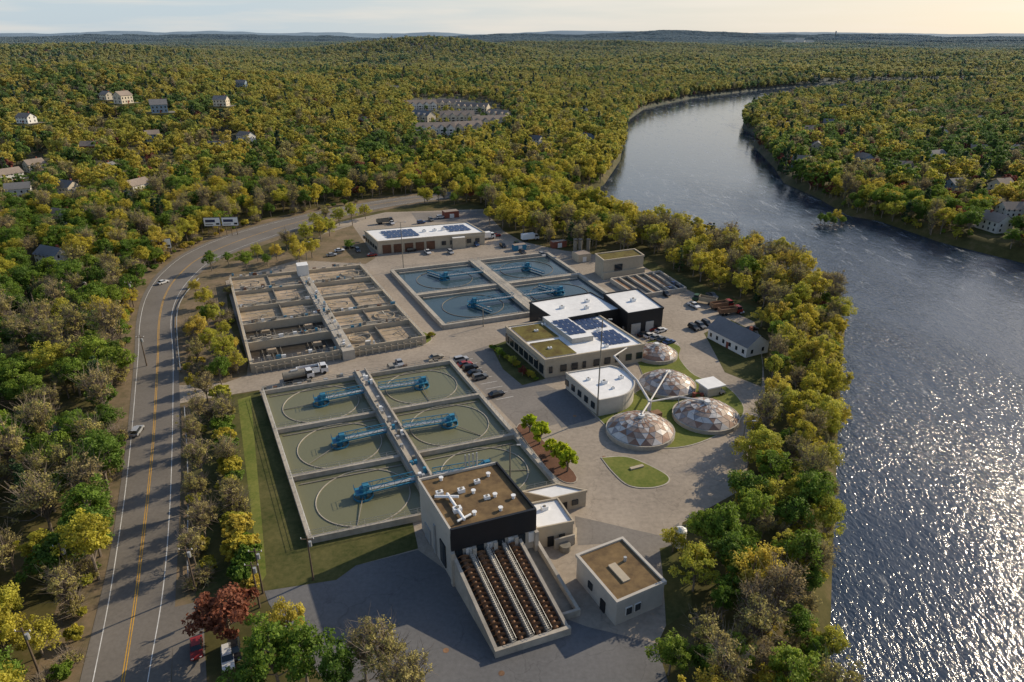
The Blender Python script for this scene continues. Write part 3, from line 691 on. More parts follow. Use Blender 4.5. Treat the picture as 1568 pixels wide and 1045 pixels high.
pipe([(x, y, 5.6), (*G(975, 582, 5), 5), j], .32); pipe([j, (D1[0], D1[1], 5.2), (D1[0], D1[1], 4.4)]); pipe([j, (D3[0], D3[1], 5), (D3[0], D3[1], 4.2)]); pipe([j, (*G(1040, 607, 4), 4), (D2[0], D2[1], 4.8)])
x2, y2, _ = j; mb.cyl(x2, y2, 0, 5.0, .5, 'pipe', 14); mb.box(x2+1.5, y2-1.5, 0, 2.4, 2.5, 2, E1, 'rust')
pipe([(x, y, 5.6), (*G(960, 535, 5), 5.6), (*G(985, 528, 5), 5.6)], .22)
for px in ((975, 582), (1040, 607), (958, 566)): q = G(*px, 4.5); mb.beam((*q, 0), (*q, 4.6), .12, 'galv')
mb.obj("gas_pipework")
mb = MB(); x, y = G(1086, 602); mb.box(x, y, 0, 3, 4.4, 4, E1, 'panel'); mb.box(x, y, 3, 3.35, 6, 5.6, E1, 'roofw'); mb.box(x-.3, y-2.02, .1, 2.2, 1, .1, E1, 'black'); mb.obj("utility_kiosk")
mb = MB(); x, y = G(1062, 612); mb.cyl(x, y, 0, 2.2, .5, 'red', 12); mb.cyl(x+2.2, y+.4, 0, 1.8, .5, 'red', 12); mb.beam((x, y, 2), (x+2.2, y+.4, 1.8), .2, 'red'); mb.obj("gas_valves")

# houses
def house(u, v, L=12, W=8, Hh=5, ang=0.0, wall='siding', roof='shingle', name="suburban_house", gables=0):
    x, y = G(u, v)
    for _ in range(3): z = float(land(np.array([x]), np.array([y]))[0]); x, y = G(u, v, max(z, 0))
    z = max(z, 0)
    mb = MB(); ca, sa = math.cos(ang), math.sin(ang)
    def P(a, b_, c_): return (x+ca*a-sa*b_, y+sa*a+ca*b_, z+c_)
    mb.box(x, y, z-1.5, z+Hh, L, W, ang, wall)
    rh = W*.36; e = .5
    mb.face([P(-L/2-e, -W/2-e, Hh-.15), P(L/2+e, -W/2-e, Hh-.15), P(L/2+e, 0, Hh+rh), P(-L/2-e, 0, Hh+rh)], roof)
    mb.face([P(L/2+e, W/2+e, Hh-.15), P(-L/2-e, W/2+e, Hh-.15), P(-L/2-e, 0, Hh+rh), P(L/2+e, 0, Hh+rh)], roof)
    for s in (-1, 1): mb.face([P(s*L/2, -W/2, Hh), P(s*L/2, W/2, Hh), P(s*L/2, 0, Hh+rh-.15)], wall)
    for g_ in range(gables):
        a = -L/2+L*(g_+.5)/gables; w2 = L/gables*.28; yf = -W/2-1.2
        mb.box(P(a, -W/2-.6, 0)[0], P(a, -W/2-.6, 0)[1], z, z+Hh, w2*2, 1.3, ang, wall)
        mb.face([P(a-w2, yf-.06, Hh), P(a+w2, yf-.06, Hh), P(a, yf-.06, Hh+w2)], wall)
        mb.face([P(a-w2-.3, yf-.3, Hh-.2), P(a, yf-.3, Hh+w2+.1), P(a, 0, Hh+w2+.1), P(a-w2-.3, -W*.2, Hh-.2)], roof)
        mb.face([P(a, yf-.3, Hh+w2+.1), P(a+w2+.3, yf-.3, Hh-.2), P(a+w2+.3, -W*.2, Hh-.2), P(a, 0, Hh+w2+.1)], roof)
        for lev in (1, 3.6): q = P(a, yf-.02, 0); mb.box(q[0], q[1], z+lev, z+lev+1.4, w2*1.1, .12, ang, 'glass')
    n = max(2, int(L/2.6))
    for lev in ([1.0] if Hh < 4 else [.9, 3.4]):
        for i in range(n):
            a = -L/2+L*(i+.5)/n
            for s in (-1, 1):
                q = P(a, s*W/2, 0); mb.box(q[0], q[1], z+lev, z+lev+1.3, .9, .12, ang, 'glass')
        for s in (-1, 1):
            for t in (-W/4, W/4): q = P(s*L/2, t, 0); mb.box(q[0], q[1], z+lev, z+lev+1.3, .12, .9, ang, 'glass')
    q = P(.4, -W/2, 0); mb.box(q[0], q[1], z, z+2.1, 1, .16, ang, 'red')
    q = P(L*.25, 0.6, 0); mb.box(q[0], q[1], z+Hh, z+Hh+rh+.9, .8, .8, ang, 'red')
    if name == "suburban_house":
        q = P(L*.5+2.5, 0, 0); mb.box(q[0], q[1], z+.02, z+.09, 4, 12, ang, 'asphp')
        mb.box(x, y, z-.5, z+.05, L+7, W+10, ang, 'grass')
    mb.obj(name); return (x, y)
HX = []
HX.append(house(1128, 528, 17, 9, 3.6, R_(-63), 'siding', 'shingle', "gable_roof_house"))
hs = [(32, 302), (108, 299), (165, 266), (212, 296), (85, 402), (330, 230), (378, 218), (245, 172), (165, 152), (190, 158), (55, 262), (120, 125), (140, 234), (42, 188), (560, 190), (1205, 197), (1238, 204), (1268, 196), (1330, 191), (1530, 295), (1520, 352), (1500, 190), (1395, 179), (1440, 208), (1360, 136), (1480, 148), (1555, 238), (1290, 170), (1225, 256), (1430, 248), (895, 176), (900, 219), (605, 141), (820, 220), (370, 134), (1120, 114), (1005, 110), (1420, 128), (235, 215), (1460, 290), (1320, 252), (70, 150), (860, 140), (340, 162), (15, 275), (100, 340), (1250, 230), (1495, 238), (1350, 168), (1380, 262), (1550, 330)]
for u, v in hs:
    HX.append(house(u, v, random.uniform(10, 15), random.uniform(8, 9.5), random.choice([4.4, 5.6, 6.0]), random.uniform(-.6, .6)+random.choice([0, 1.57]), random.choice(['siding', 'siding', 'siding3', 'siding2', 'red']), random.choice(['shingle', 'shingle2'])))
nH = len(HX)
for u, v, L, a in ((642, 168, 40, .3), (684, 166, 34, -.1), (724, 172, 40, -.35), (764, 184, 28, -.7), (700, 186, 36, .15), (748, 194, 34, .3), (662, 206, 42, .25), (708, 204, 38, .4), (648, 186, 26, -.7)):
    HX.append(house(u, v, L, 12, 7.0, a, 'siding' if u % 4 else 'siding3', 'shingle2' if u % 8 else 'shingle', "townhouse_row", gables=int(L/8)))
mb = MB()
for pp in ([(640, 178), (690, 178), (770, 190)], [(655, 198), (700, 196), (735, 203)]):
    q = catmull(GL(pp), 6); zs = land(np.array([p[0] for p in q]), np.array([p[1] for p in q])); A = offset(q, -3.5); B = offset(q, 3.5)
    for i in range(len(q)-1): mb.face([(*A[i], zs[i]+.4), (*A[i+1], zs[i+1]+.4), (*B[i+1], zs[i+1]+.4), (*B[i], zs[i]+.4)], 'asphp')
mb.obj("townhouse_street")
TH = GL([(626, 163), (655, 160), (700, 158), (745, 162), (784, 180), (780, 200), (738, 214), (700, 222), (655, 222), (632, 196)])
mb = MB(); x, y = G(1217, 72); z0 = float(land(np.array([x]), np.array([y]))[0])
for dx_, w_, h_ in ((-60, 90, 30), (30, 60, 42), (110, 70, 26)): mb.box(x+dx_, y+dx_*.3, z0, z0+h_+14, w_, 40, .1, 'siding', 'roofw')
mb.obj("distant_mill_building")
mb = MB(); x, y = 4240, 9800; z0 = float(land(np.array([x]), np.array([y]))[0]); mb.cyl(x, y, z0, z0+70, 7, 'concd', 12, 5); mb.cyl(x, y, z0+70, z0+82, 9, 'siding2', 16); mb.cyl(x, y, z0+82, z0+88, 9, 'siding2', 16, 2); mb.obj("distant_water_tower")

def billboard(u, v, ang, n=1):
    x, y = G(u, v); mb = MB(); ca, sa = math.cos(ang), math.sin(ang)
    for i in range(n):
        cx = x+ca*(i*8.5-(n-1)*4.2); cy = y+sa*(i*8.5-(n-1)*4.2)
        mb.box(cx, cy, 4.6, 9.0, 8.0, .4, ang, 'black'); ox, oy = sa*.22, -ca*.22
        mb.box(cx+ox, cy+oy, 4.8, 8.8, 7.6, .06, ang, 'white'); mb.box(cx+ox*1.3-ca*.8, cy+oy*1.3-sa*.8, 6.6, 7.9, 4.6, .07, ang, 'mulch' if n == 1 else 'solar')
        mb.box(cx+ca*2.6+ox*1.3, cy+sa*2.6+oy*1.3, 5.3, 6.2, 1.6, .07, ang, 'black'); mb.box(cx-ca*1.4+ox*1.3, cy-sa*1.4+oy*1.3, 5.4, 5.8, 3.6, .07, ang, 'concd')
        for d in (-2.5, 0, 2.5): mb.beam((cx+ca*d-ox, cy+sa*d-oy, 0), (cx+ca*d-ox, cy+sa*d-oy, 8.4), .18, 'wood')
    mb.obj("billboard")
billboard(342, 360, R_(5), 2); billboard(252, 396, R_(15), 1)

def pole(u, v, h, name="light_pole", arms=1):
    x, y = G(u, v); mb = MB()
    k = 'wood' if name == "utility_pole" else 'concd'
    mb.cyl(x, y, 0, h, .2, k, 8, .12)
    if name == "utility_pole":
        mb.beam((x-1.2, y, h-.7), (x+1.2, y, h-.7), .08, k)
        for d in (-1.1, 0, 1.1): mb.beam((x+d, y, h-.7), (x+d, y, h-.35), .07, 'white')
        mb.cyl(x+.4, y, h-2.2, h-1.2, .3, 'galv', 8)
    else:
        for i in range(arms):
            a = i*math.pi; mb.beam((x, y, h), (x+1.6*math.cos(a), y+1.6*math.sin(a), h+.2), .07, k); mb.box(x+1.9*math.cos(a), y+1.9*math.sin(a), h+.1, h+.28, .9, .4, a, 'galv')
    mb.obj(name)
pole(914, 638, 27, "light_pole", 2); pole(618, 412, 20, "light_pole", 2); pole(781, 735, 9); pole(740, 500, 7); pole(1135, 690, 8); pole(470, 398, 8)
for p in ((480, 888), (403, 908), (300, 905), (113, 900), (62, 1035), (205, 470), (225, 560), (398, 930)): pole(*p, 10, "utility_pole")

# ------------------------------------------------------------------ vehicles
paints = {k: mat("car_paint_"+k, c, .35, .03, 1, metal=.2, spec=.5) for k, c in dict(white=(.7, .7, .7), black=(.02, .02, .022), silver=(.38, .39, .4), blue=(.04, .08, .2), red=(.3, .03, .025), grey=(.12, .125, .13), tan=(.35, .3, .22), green=(.04, .1, .05)).items()}
cache = {}
def carmesh(col, kind='sedan'):
    if (col, kind) in cache: return cache[(col, kind)]
    mb = MB(); P = paints[col]
    prof = {'sedan': [(-2.2, .35), (2.25, .35), (2.25, .7), (2.0, .82), (.95, .92), (-1.5, .95), (-2.2, .88)], 'suv': [(-2.3, .4), (2.3, .4), (2.3, .85), (2.1, .98), (1.1, 1.05), (-2.1, 1.05), (-2.3, .9)], 'pickup': [(-2.7, .45), (2.7, .45), (2.7, .9), (2.5, 1.05), (1.4, 1.12), (-2.6, 1.12), (-2.7, .9)]}[kind]
    cab = {'sedan': (-1.75, .95, -1.1, .35, .93, 1.42), 'suv': (-2.2, 1.1, -1.95, .45, 1.03, 1.72), 'pickup': (-.7, 1.4, -.5, .8, 1.1, 1.82)}[kind]
    w = .9; n = len(prof)
    for sgn in (-1, 1):
        f = [(x, sgn*w, z) for x, z in prof]; mb.face(f if sgn < 0 else f[::-1], P)
    for i in range(n):
        a, b_ = prof[i], prof[(i+1) % n]; mb.face([(a[0], -w, a[1]), (a[0], w, a[1]), (b_[0], w, b_[1]), (b_[0], -w, b_[1])], P)
    x0, x1, t0, t1, z0, z1 = cab; wb, wt = .86, .68
    B = [(x0, -wb, z0), (x1, -wb, z0), (x1, wb, z0), (x0, wb, z0)]; T_ = [(t0, -wt, z1), (t1, -wt, z1), (t1, wt, z1), (t0, wt, z1)]
    for i in range(4): j_ = (i+1) % 4; mb.face([B[i], B[j_], T_[j_], T_[i]], 'glass')
    mb.prism([(t0, -wt), (t1, -wt), (t1, wt), (t0, wt)], z1, z1+.05, P)
    if kind == 'pickup': mb.prism([(-2.5, -.75), (-.9, -.75), (-.9, .75), (-2.5, .75)], 1.0, 1.13, 'black')
    for sx in (-1.4, 1.4):
        for sy in (-1, 1): mb.beam((sx, sy*.72, .34), (sx, sy*.93, .34), .34, 'rubber', 12)
    for sy in (-.6, .6):
        x = prof[1][0]; mb.box(x, sy, .6, .74, .08, .35, 0, 'white'); mb.box(prof[0][0], sy, .65, .8, .08, .3, 0, paints['red'])
    o = mb.obj("car_src", link=False); cache[(col, kind)] = o.data; return o.data
def car(u, v, ang, col, kind='sedan', name="parked_car"):
    o = bpy.data.objects.new(name, carmesh(col, kind)); SC.collection.objects.link(o); x, y = G(u, v); o.location = (x, y, .06); o.rotation_euler = (0, 0, ang)
a1 = R_(22.5); a2 = R_(-66)
car(250, 434, R_(62), 'white', 'sedan', "car"); car(211, 663, R_(97), 'silver', 'suv', "car")
for i, (u, v, c_) in enumerate([(668, 549, 'tan'), (706, 553, 'silver'), (712, 560, 'red'), (720, 566, 'black'), (727, 573, 'black'), (735, 580, 'grey'), (760, 606, 'black')]): car(u, v, a1+.1, c_, 'suv' if i % 2 else 'sedan')
for i, (u, v) in enumerate([(985, 514), (995, 516), (1004, 519), (1014, 522), (1024, 526), (1012, 508), (1000, 505)]): car(u, v, a1+.2, ['black', 'white', 'silver', 'grey', 'blue', 'white', 'red'][i])
for i, (u, v) in enumerate([(1062, 504), (1072, 501), (1082, 498)]): car(u, v, a2, ['black', 'grey', 'black'][i], 'suv')
for u, v, c_, k in [(1025, 446, 'blue', 'pickup'), (1040, 443, 'black', 'suv'), (1030, 438, 'blue', 'pickup'), (1018, 452, 'black', 'pickup'), (1090, 455, 'grey', 'pickup'), (1062, 470, 'white', 'pickup'), (1130, 478, 'silver', 'sedan'), (630, 385, 'black', 'suv'), (640, 382, 'silver', 'sedan'), (729, 376, 'blue', 'suv'), (508, 392, 'silver', 'sedan'), (520, 385, 'white', 'sedan'), (535, 380, 'black', 'sedan'), (600, 343, 'white', 'pickup'), (800, 378, 'white', 'suv'), (792, 376, 'green', 'suv'), (660, 338, 'grey', 'suv'), (675, 334, 'white', 'suv'), (645, 342, 'blue', 'suv'), (760, 362, 'red', 'sedan'), (830, 392, 'silver', 'suv'), (965, 415, 'tan', 'suv'), (612, 558, 'silver', 'sedan'), (1150, 506, 'black', 'sedan'), (302, 996, 'red', 'sedan'), (350, 1012, 'white', 'suv'), (360, 1000, 'black', 'suv'), (122, 436, 'white', 'sedan'), (130, 425, 'red', 'suv'), (1098, 600, 'black', 'suv'), (800, 388, 'black', 'suv'), (655, 388, 'white', 'pickup'), (600, 568, 'tan', 'suv'), (570, 392, 'red', 'sedan'), (548, 385, 'grey', 'suv'), (770, 378, 'black', 'suv'), (690, 388, 'silver', 'suv')]: car(u, v, random.choice([a1, a2]), c_, k)
def truck(u, v, ang, cab, body, kind, name):
    mb = MB(); P = paints[cab]
    mb.prism([(-4.2, -.5), (3.9, -.5), (3.9, .5), (-4.2, .5)], .7, 1.0, 'black')
    mb.prism([(2.2, -1.2), (4.2, -1.2), (4.2, 1.2), (2.2, 1.2)], .6, [1.9, 1.9, 1.9, 1.9], P)
    mb.prism([(2.25, -1.1), (3.75, -1.1), (3.75, 1.1), (2.25, 1.1)], 1.9, 2.8, 'glass', P)
    mb.prism([(2.2, -1.12), (3.6, -1.12), (3.6, 1.12), (2.2, 1.12)], 2.8, 2.9, P)
    if kind == 'tank': mb.beam((-4.2, 0, 2.1), (1.8, 0, 2.1), 1.15, body, 16); mb.box(-1, 0, 3.1, 3.5, 2, .8, 0, 'galv')
    elif kind == 'dump':
        for y_ in (-1.2, 1.2): mb.prism([(-4.4, y_-.06), (1.8, y_-.06), (1.8, y_+.06), (-4.4, y_+.06)], 1.0, 2.6, body)
        mb.prism([(-4.5, -1.2), (-4.35, -1.2), (-4.35, 1.2), (-4.5, 1.2)], 1, 2.6, body); mb.prism([(1.7, -1.2), (1.85, -1.2), (1.85, 1.2), (1.7, 1.2)], 1, 2.9, body)
        mb.prism([(-4.3, -1.1), (1.7, -1.1), (1.7, 1.1), (-4.3, 1.1)], 1.0, 1.9, 'mulch')
    else: mb.prism([(-4.4, -1.25), (1.9, -1.25), (1.9, 1.25), (-4.4, 1.25)], 1.0, 3.5, body)
    for sx in (-3.4, -2.2, 3.1):
        for sy in (-1, 1): mb.beam((sx, sy*.85, .5), (sx, sy*1.22, .5), .5, 'rubber', 14)
    o = mb.obj(name); x, y = G(u, v); o.location = (x, y, .05); o.rotation_euler = (0, 0, ang)
truck(480, 573, a1, 'white', 'white', 'dump', "dump_truck"); truck(458, 582, a1+.1, 'white', 'concd', 'tank', "tanker_truck")
truck(1078, 464, R_(150), 'green', paints['tan'], 'dump', "dump_truck"); truck(1105, 472, R_(20), 'red', 'rust', 'dump', "dump_truck"); truck(1118, 481, R_(15), 'red', 'rust', 'dump', "dump_truck")
truck(590, 342, a1, 'black', 'concd', 'dump', "dump_truck"); truck(812, 368, a1, 'white', 'white', 'box', "box_truck"); truck(745, 366, a1, 'white', 'white', 'box', "box_truck")

# ------------------------------------------------------------------ trees
LM = {
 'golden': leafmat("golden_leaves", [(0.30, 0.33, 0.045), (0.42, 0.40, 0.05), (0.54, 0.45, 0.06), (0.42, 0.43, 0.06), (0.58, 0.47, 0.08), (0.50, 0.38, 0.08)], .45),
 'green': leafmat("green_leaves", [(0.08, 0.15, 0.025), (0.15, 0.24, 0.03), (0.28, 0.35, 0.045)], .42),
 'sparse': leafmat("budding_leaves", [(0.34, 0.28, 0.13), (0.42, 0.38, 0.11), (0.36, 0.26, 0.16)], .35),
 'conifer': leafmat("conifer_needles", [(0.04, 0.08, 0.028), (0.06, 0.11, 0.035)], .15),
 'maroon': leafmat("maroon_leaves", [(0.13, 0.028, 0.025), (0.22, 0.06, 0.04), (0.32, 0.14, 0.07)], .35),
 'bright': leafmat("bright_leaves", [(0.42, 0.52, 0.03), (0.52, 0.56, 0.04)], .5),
}
def tree_mesh(name, kind, lod, seed, h=13.0, cr=5.0, patch=False):
    g = np.random.default_rng(seed)
    leaf, ncl, lpc = {0: (.35, 54, 84), 1: (.74, 32, 38), 2: (1.55, 18, 15)}[lod]
    if kind == 'sparse': lpc = int(lpc*.42); leaf *= .8
    if kind == 'golden': lpc = int(lpc*.85)
    th = h*.25
    V = []; Fc = []; mi = []
    c0 = np.array([0, 0, th+(h-th)*.5]); ax = np.array([cr, cr, (h-th)*.52])
    C = []
    while len(C) < ncl:
        d = g.normal(size=3); d /= np.linalg.norm(d)
        if kind == 'conifer':
            t = g.uniform(0, 1)**1.3; a = g.uniform(0, 6.28); rr = cr*.55*(1-t)*g.uniform(.5, 1)+.2; C.append(np.array([rr*math.cos(a), rr*math.sin(a), h*.1+t*h*.88])); continue
        if d[2] < -.75: continue
        lob = 1+.26*math.sin(3*math.atan2(d[1], d[0])+seed)+.18*math.sin(5*d[2]+seed*2)
        C.append(c0+d*ax*(g.uniform(.25, 1)**.45)*.82*lob)
    C = np.array(C); cl = []
    for c in C:
        rc = (cr*.24)*g.uniform(.5, 1.4)*(1.0 if kind != 'conifer' else .6)
        d = g.normal(size=(lpc, 3)); d /= np.linalg.norm(d, axis=1)[:, None]
        cl.append(c+d*rc*(g.uniform(.15, 1, (lpc, 1))**.5)*np.array([1, 1, .7]))
    P = np.concatenate(cl); n = len(P)
    out = P-c0; out /= np.linalg.norm(out, axis=1)[:, None]+1e-6
    nrm = g.normal(size=(n, 3))*.75+out*.7+np.array([0, 0, .35]); nrm /= np.linalg.norm(nrm, axis=1)[:, None]
    a = np.cross(nrm, g.normal(size=(n, 3))); a /= np.linalg.norm(a, axis=1)[:, None]; bb = np.cross(nrm, a)
    s = leaf*g.uniform(.35, .85, (n, 1)); a *= s; bb *= s*.8
    LV = np.stack([P-a, P-bb, P+a, P+bb], 1).reshape(-1, 3); LF = np.arange(n*4).reshape(n, 4)
    V = LV.tolist(); Fc = LF.tolist(); mi = [0]*n
    def limb(p, q, r0, r1, ns):
        p, q = np.array(p), np.array(q); d = q-p; L = np.linalg.norm(d); 
        if L < .01: return
        d /= L; u = np.cross(d, [.3, .9, .2]); u /= np.linalg.norm(u); w = np.cross(d, u); b0 = len(V)
        for o, r in ((p, r0), (q, r1)):
            for i in range(ns):
                t = 2*math.pi*i/ns; V.append((o+(u*math.cos(t)+w*math.sin(t))*r).tolist())
        for i in range(ns):
            j_ = (i+1) % ns; Fc.append([b0+i, b0+j_, b0+ns+j_, b0+ns+i]); mi.append(1)
    ns = 6 if lod == 0 else 3; k = 1.0 if lod == 0 else 1.4
    limb((0, 0, -.6), (.2, .1, th), .28*k, .22*k, ns); limb((.2, .1, th), (0, .2, h*.82), .22*k, .05, ns)
    if lod < 2:
        for i, c in enumerate(C):
            if i % (1 if kind == 'sparse' else 3): continue
            z = min(c[2]-.5, th*.8+g.uniform(0, 1)*(h*.4)); st = np.array([.1, .1, max(z, th*.6)]); mid = (st+c)/2+g.normal(size=3)*.4+np.array([0, 0, -.4])
            limb(st, mid, .13*k, .09*k, 3 if lod else 4); limb(mid, c, .09*k, .03, 3)
            if kind == 'sparse':
                for _ in range(5 if lod == 0 else 2): limb(mid+(c-mid)*g.uniform(.2, 1), c+g.normal(size=3)*1.3+np.array([0, 0, .8]), .05*k, .015*k, 3)
    me = bpy.data.meshes.new(name); me.from_pydata(V, [], Fc); me.materials.append(LM[kind]); me.materials.append(M['bark']); me.polygons.foreach_set("material_index", mi); me.update()
    return me
KINDS = ['golden', 'golden', 'golden', 'green', 'green', 'sparse', 'sparse', 'conifer', 'maroon']
HH = [13, 12, 14, 13, 12, 13, 15, 15, 9]; CR = [5.0, 5.4, 4.4, 5.0, 4.6, 4.0, 3.8, 5.5, 4.0]
ME = {}
for lod in (0, 1, 2):
    for i, k in enumerate(KINDS): ME[(lod, i)] = tree_mesh(f"{k}_tree_lod{lod}_{i}", k, lod, 11+i*7+lod, HH[i], CR[i])
ME[(0, 'bright')] = tree_mesh("bright_tree", 'bright', 0, 99, 6, 2.2)
ME[(0, 'bush')] = tree_mesh("bush", 'sparse', 0, 77, 4, 2.6); ME[(0, 'gbush')] = tree_mesh("gbush", 'golden', 0, 78, 4, 2.4); ME[(0, 'grbush')] = tree_mesh("grbush", 'green', 0, 79, 4, 2.4)
def collection(lod):
    c = bpy.data.collections.new(f"trees_lod{lod}")
    for i, k in enumerate(KINDS):
        o = bpy.data.objects.new(f"src{lod}_{i:02d}", ME[(lod, i)]); c.objects.link(o)
    return c
def scatter(name, coll, P, rot, scl, idx):
    me = bpy.data.meshes.new(name); me.vertices.add(len(P)); me.vertices.foreach_set("co", np.asarray(P, np.float32).ravel())
    for nm, tp, dat in (("rotz", 'FLOAT', rot), ("scl", 'FLOAT', scl), ("idx", 'INT', idx)):
        at = me.attributes.new(nm, tp, 'POINT'); at.data.foreach_set("value", np.asarray(dat))
    o = bpy.data.objects.new(name, me); SC.collection.objects.link(o)
    ng = bpy.data.node_groups.new(name+"_gn", 'GeometryNodeTree')
    ng.interface.new_socket("Geometry", in_out='INPUT', socket_type='NodeSocketGeometry'); ng.interface.new_socket("Geometry", in_out='OUTPUT', socket_type='NodeSocketGeometry')
    N = ng.nodes; L = ng.links; gi = N.new("NodeGroupInput"); go = N.new("NodeGroupOutput"); ip = N.new("GeometryNodeInstanceOnPoints")
    ci = N.new("GeometryNodeCollectionInfo"); ci.inputs["Collection"].default_value = coll; ci.inputs["Separate Children"].default_value = True; ci.inputs["Reset Children"].default_value = True
    def attr(nm, tp): a = N.new("GeometryNodeInputNamedAttribute"); a.data_type = tp; a.inputs["Name"].default_value = nm; return a.outputs[0]
    cx = N.new("ShaderNodeCombineXYZ"); L.new(attr("rotz", 'FLOAT'), cx.inputs[2])
    L.new(gi.outputs[0], ip.inputs["Points"]); L.new(ci.outputs[0], ip.inputs["Instance"]); ip.inputs["Pick Instance"].default_value = True
    L.new(attr("idx", 'INT'), ip.inputs["Instance Index"]); L.new(cx.outputs[0], ip.inputs["Rotation"]); L.new(attr("scl", 'FLOAT'), ip.inputs["Scale"]); L.new(ip.outputs[0], go.inputs[0])
    md = o.modifiers.new("gn", 'NODES'); md.node_group = ng; return o

CLEAR = GL([(85, 1160), (112, 1045), (143, 930), (161, 850), (175, 760), (186, 680), (194, 600), (199, 540), (203, 490), (213, 447), (238, 412), (283, 378), (365, 346), (478, 320), (590, 301), (700, 288), (710, 300), (640, 314), (740, 314), (768, 348), (800, 366), (860, 379), (985, 394), (1060, 428), (1150, 466), (1178, 490), (1182, 600), (1158, 690), (1142, 752), (1105, 800), (1064, 826), (1050, 880), (1044, 940), (1016, 1000), (1040, 1200), (600, 1300), (300, 1300)])
def species(x, y):
    n = len(x); idx = np.zeros(n, int); u = rng.uniform(0, 1, n); r = np.hypot(x, y)
    f = nz(x, y, 420)*.26+nz(x+900, y, 160)*.20
    near = (x < 0) & (r < 260)
    left = (x < -100) & (r < 620)
    right = (x > 150) & (y < 1300) & (x > 0.30*y)
    bank = (x > 10) & (x < 130) & (y > 215) & (y < 330)
    low = (x > 0) & (r < 240)
    pg = np.clip(np.where(near, .22, np.where(left, .34, np.where(right, .38, np.where(low, .48, .62))))+f, .05, 1.2)
    pgr = np.clip(np.where(near, .46, np.where(left, .40, np.where(right, .36, .24)))-f*.8, .04, 1.2)
    psp = np.where(bank, 1.1, np.where(near, .30, np.where(low, .26, np.where(left, .20, np.where(right, .14, .09)))))
    pco = np.where(r > 1300, .07, .035); 
    pma = np.where(right, .10, .03)
    tot = pg+pgr+psp+pco+pma; u = u*tot
    k = (u > pg).astype(int)+(u > pg+pgr)+(u > pg+pgr+psp)+(u > pg+pgr+psp+pco)
    idx[k == 0] = rng.integers(0, 3, n)[k == 0]; idx[k == 1] = rng.integers(3, 5, n)[k == 1]; idx[k == 2] = rng.integers(5, 7, n)[k == 2]; idx[k == 3] = 7; idx[k == 4] = 8
    return idx
def clearhouses(xs, ys):
    k = np.ones(len(xs), bool)
    for i, (hx, hy) in enumerate(HX):
        d = math.hypot(hx, hy); ux_, uy_ = hx/d, hy/d; ax_ = (xs-hx)*ux_+(ys-hy)*uy_; la = np.abs(-(xs-hx)*uy_+(ys-hy)*ux_)
        lim = min(40, d*.075)*(.75+.5*((i*37) % 10)/10)
        k &= ~((la < (8 if i < nH else 15)) & (ax_ > -lim) & (ax_ < 8))
    return xs[k], ys[k]
def pts(r0, r1, sp_, half=50, edge=False):
    m = r1*math.sin(R_(half))
    xs, ys = np.meshgrid(np.arange(-m, m, sp_), np.arange(r0*math.cos(R_(half))*.9, r1, sp_)); xs = xs.ravel()+rng.uniform(-.48, .48, xs.size)*sp_; ys = ys.ravel()+rng.uniform(-.48, .48, ys.size)*sp_
    r = np.hypot(xs, ys); a = np.abs(np.degrees(np.arctan2(xs, ys))); k = (r > r0) & (r <= r1) & (a < half)
    xs, ys = xs[k], ys[k]
    if r0 < 4000:
        sd = sdriv(xs, ys); k = sd > 1.5
        if r0 < 1600: k &= ~inpoly(xs, ys, CLEAR) & ~inpoly(xs, ys, TH)
        if edge: k &= (sd < edge)
        xs, ys = xs[k], ys[k]
        if r0 < 1600: xs, ys = clearhouses(xs, ys)
    return xs, ys
NAMES = ['oak_tree', 'oak_tree', 'oak_tree', 'maple_tree', 'maple_tree', 'budding_tree', 'budding_tree', 'pine_tree', 'red_maple_tree']
def put(x, y, kind, s, z=None, name=None):
    z = float(land(np.array([x]), np.array([y]))[0]) if z is None else z
    o = bpy.data.objects.new(name or NAMES[kind], ME[(0, kind)]); SC.collection.objects.link(o)
    o.location = (x, y, z-.1); o.rotation_euler = (0, 0, random.uniform(0, 6.28)); o.scale = (s*random.uniform(.85, 1.1), s*random.uniform(.85, 1.1), s*random.uniform(.9, 1.1))
def sc_(n, a, b): return a+(b-a)*rng.beta(2, 2, n)
x, y = pts(55, 240, 7.0, 56); k = x < 0; x, y = x[k], y[k]; ix = species(x, y); z = land(x, y)
for i in range(len(x)): put(x[i], y[i], int(ix[i]), random.uniform(.6, 1.2), z[i])
x, y = pts(55, 240, 5.2, 56); k = x > 0; x, y = x[k], y[k]; ix = species(x, y); z = land(x, y)
for i in range(len(x)):
    kk = int(ix[i]); kk = 5 if kk in (7, 8) else kk
    put(x[i], y[i], kk, random.uniform(.5, .98), z[i])
x, y = pts(240, 480, 6.8); s = sc_(len(x), .55, 1.2); scatter("riverside_forest_trees", collection(0), np.stack([x, y, land(x, y)-.2], 1), rng.uniform(0, 6.28, len(x)), s, species(x, y))
c1 = collection(1)
x, y = pts(480, 1600, 9.0); x2, y2 = pts(480, 1600, 6.0, 50, 12.0); x = np.concatenate([x, x2]); y = np.concatenate([y, y2]); s = sc_(len(x), .6, 1.4); scatter("forest_trees", c1, np.stack([x, y, land(x, y)-.3], 1), rng.uniform(0, 6.28, len(x)), s, species(x, y))
x, y = pts(60, 480, 4.2, 52, 11.0); scatter("riverbank_shrubs", c1, np.stack([x, y, land(x, y)-.6], 1), rng.uniform(0, 6.28, len(x)), rng.uniform(.25, .5, len(x)), rng.integers(0, 7, len(x)))
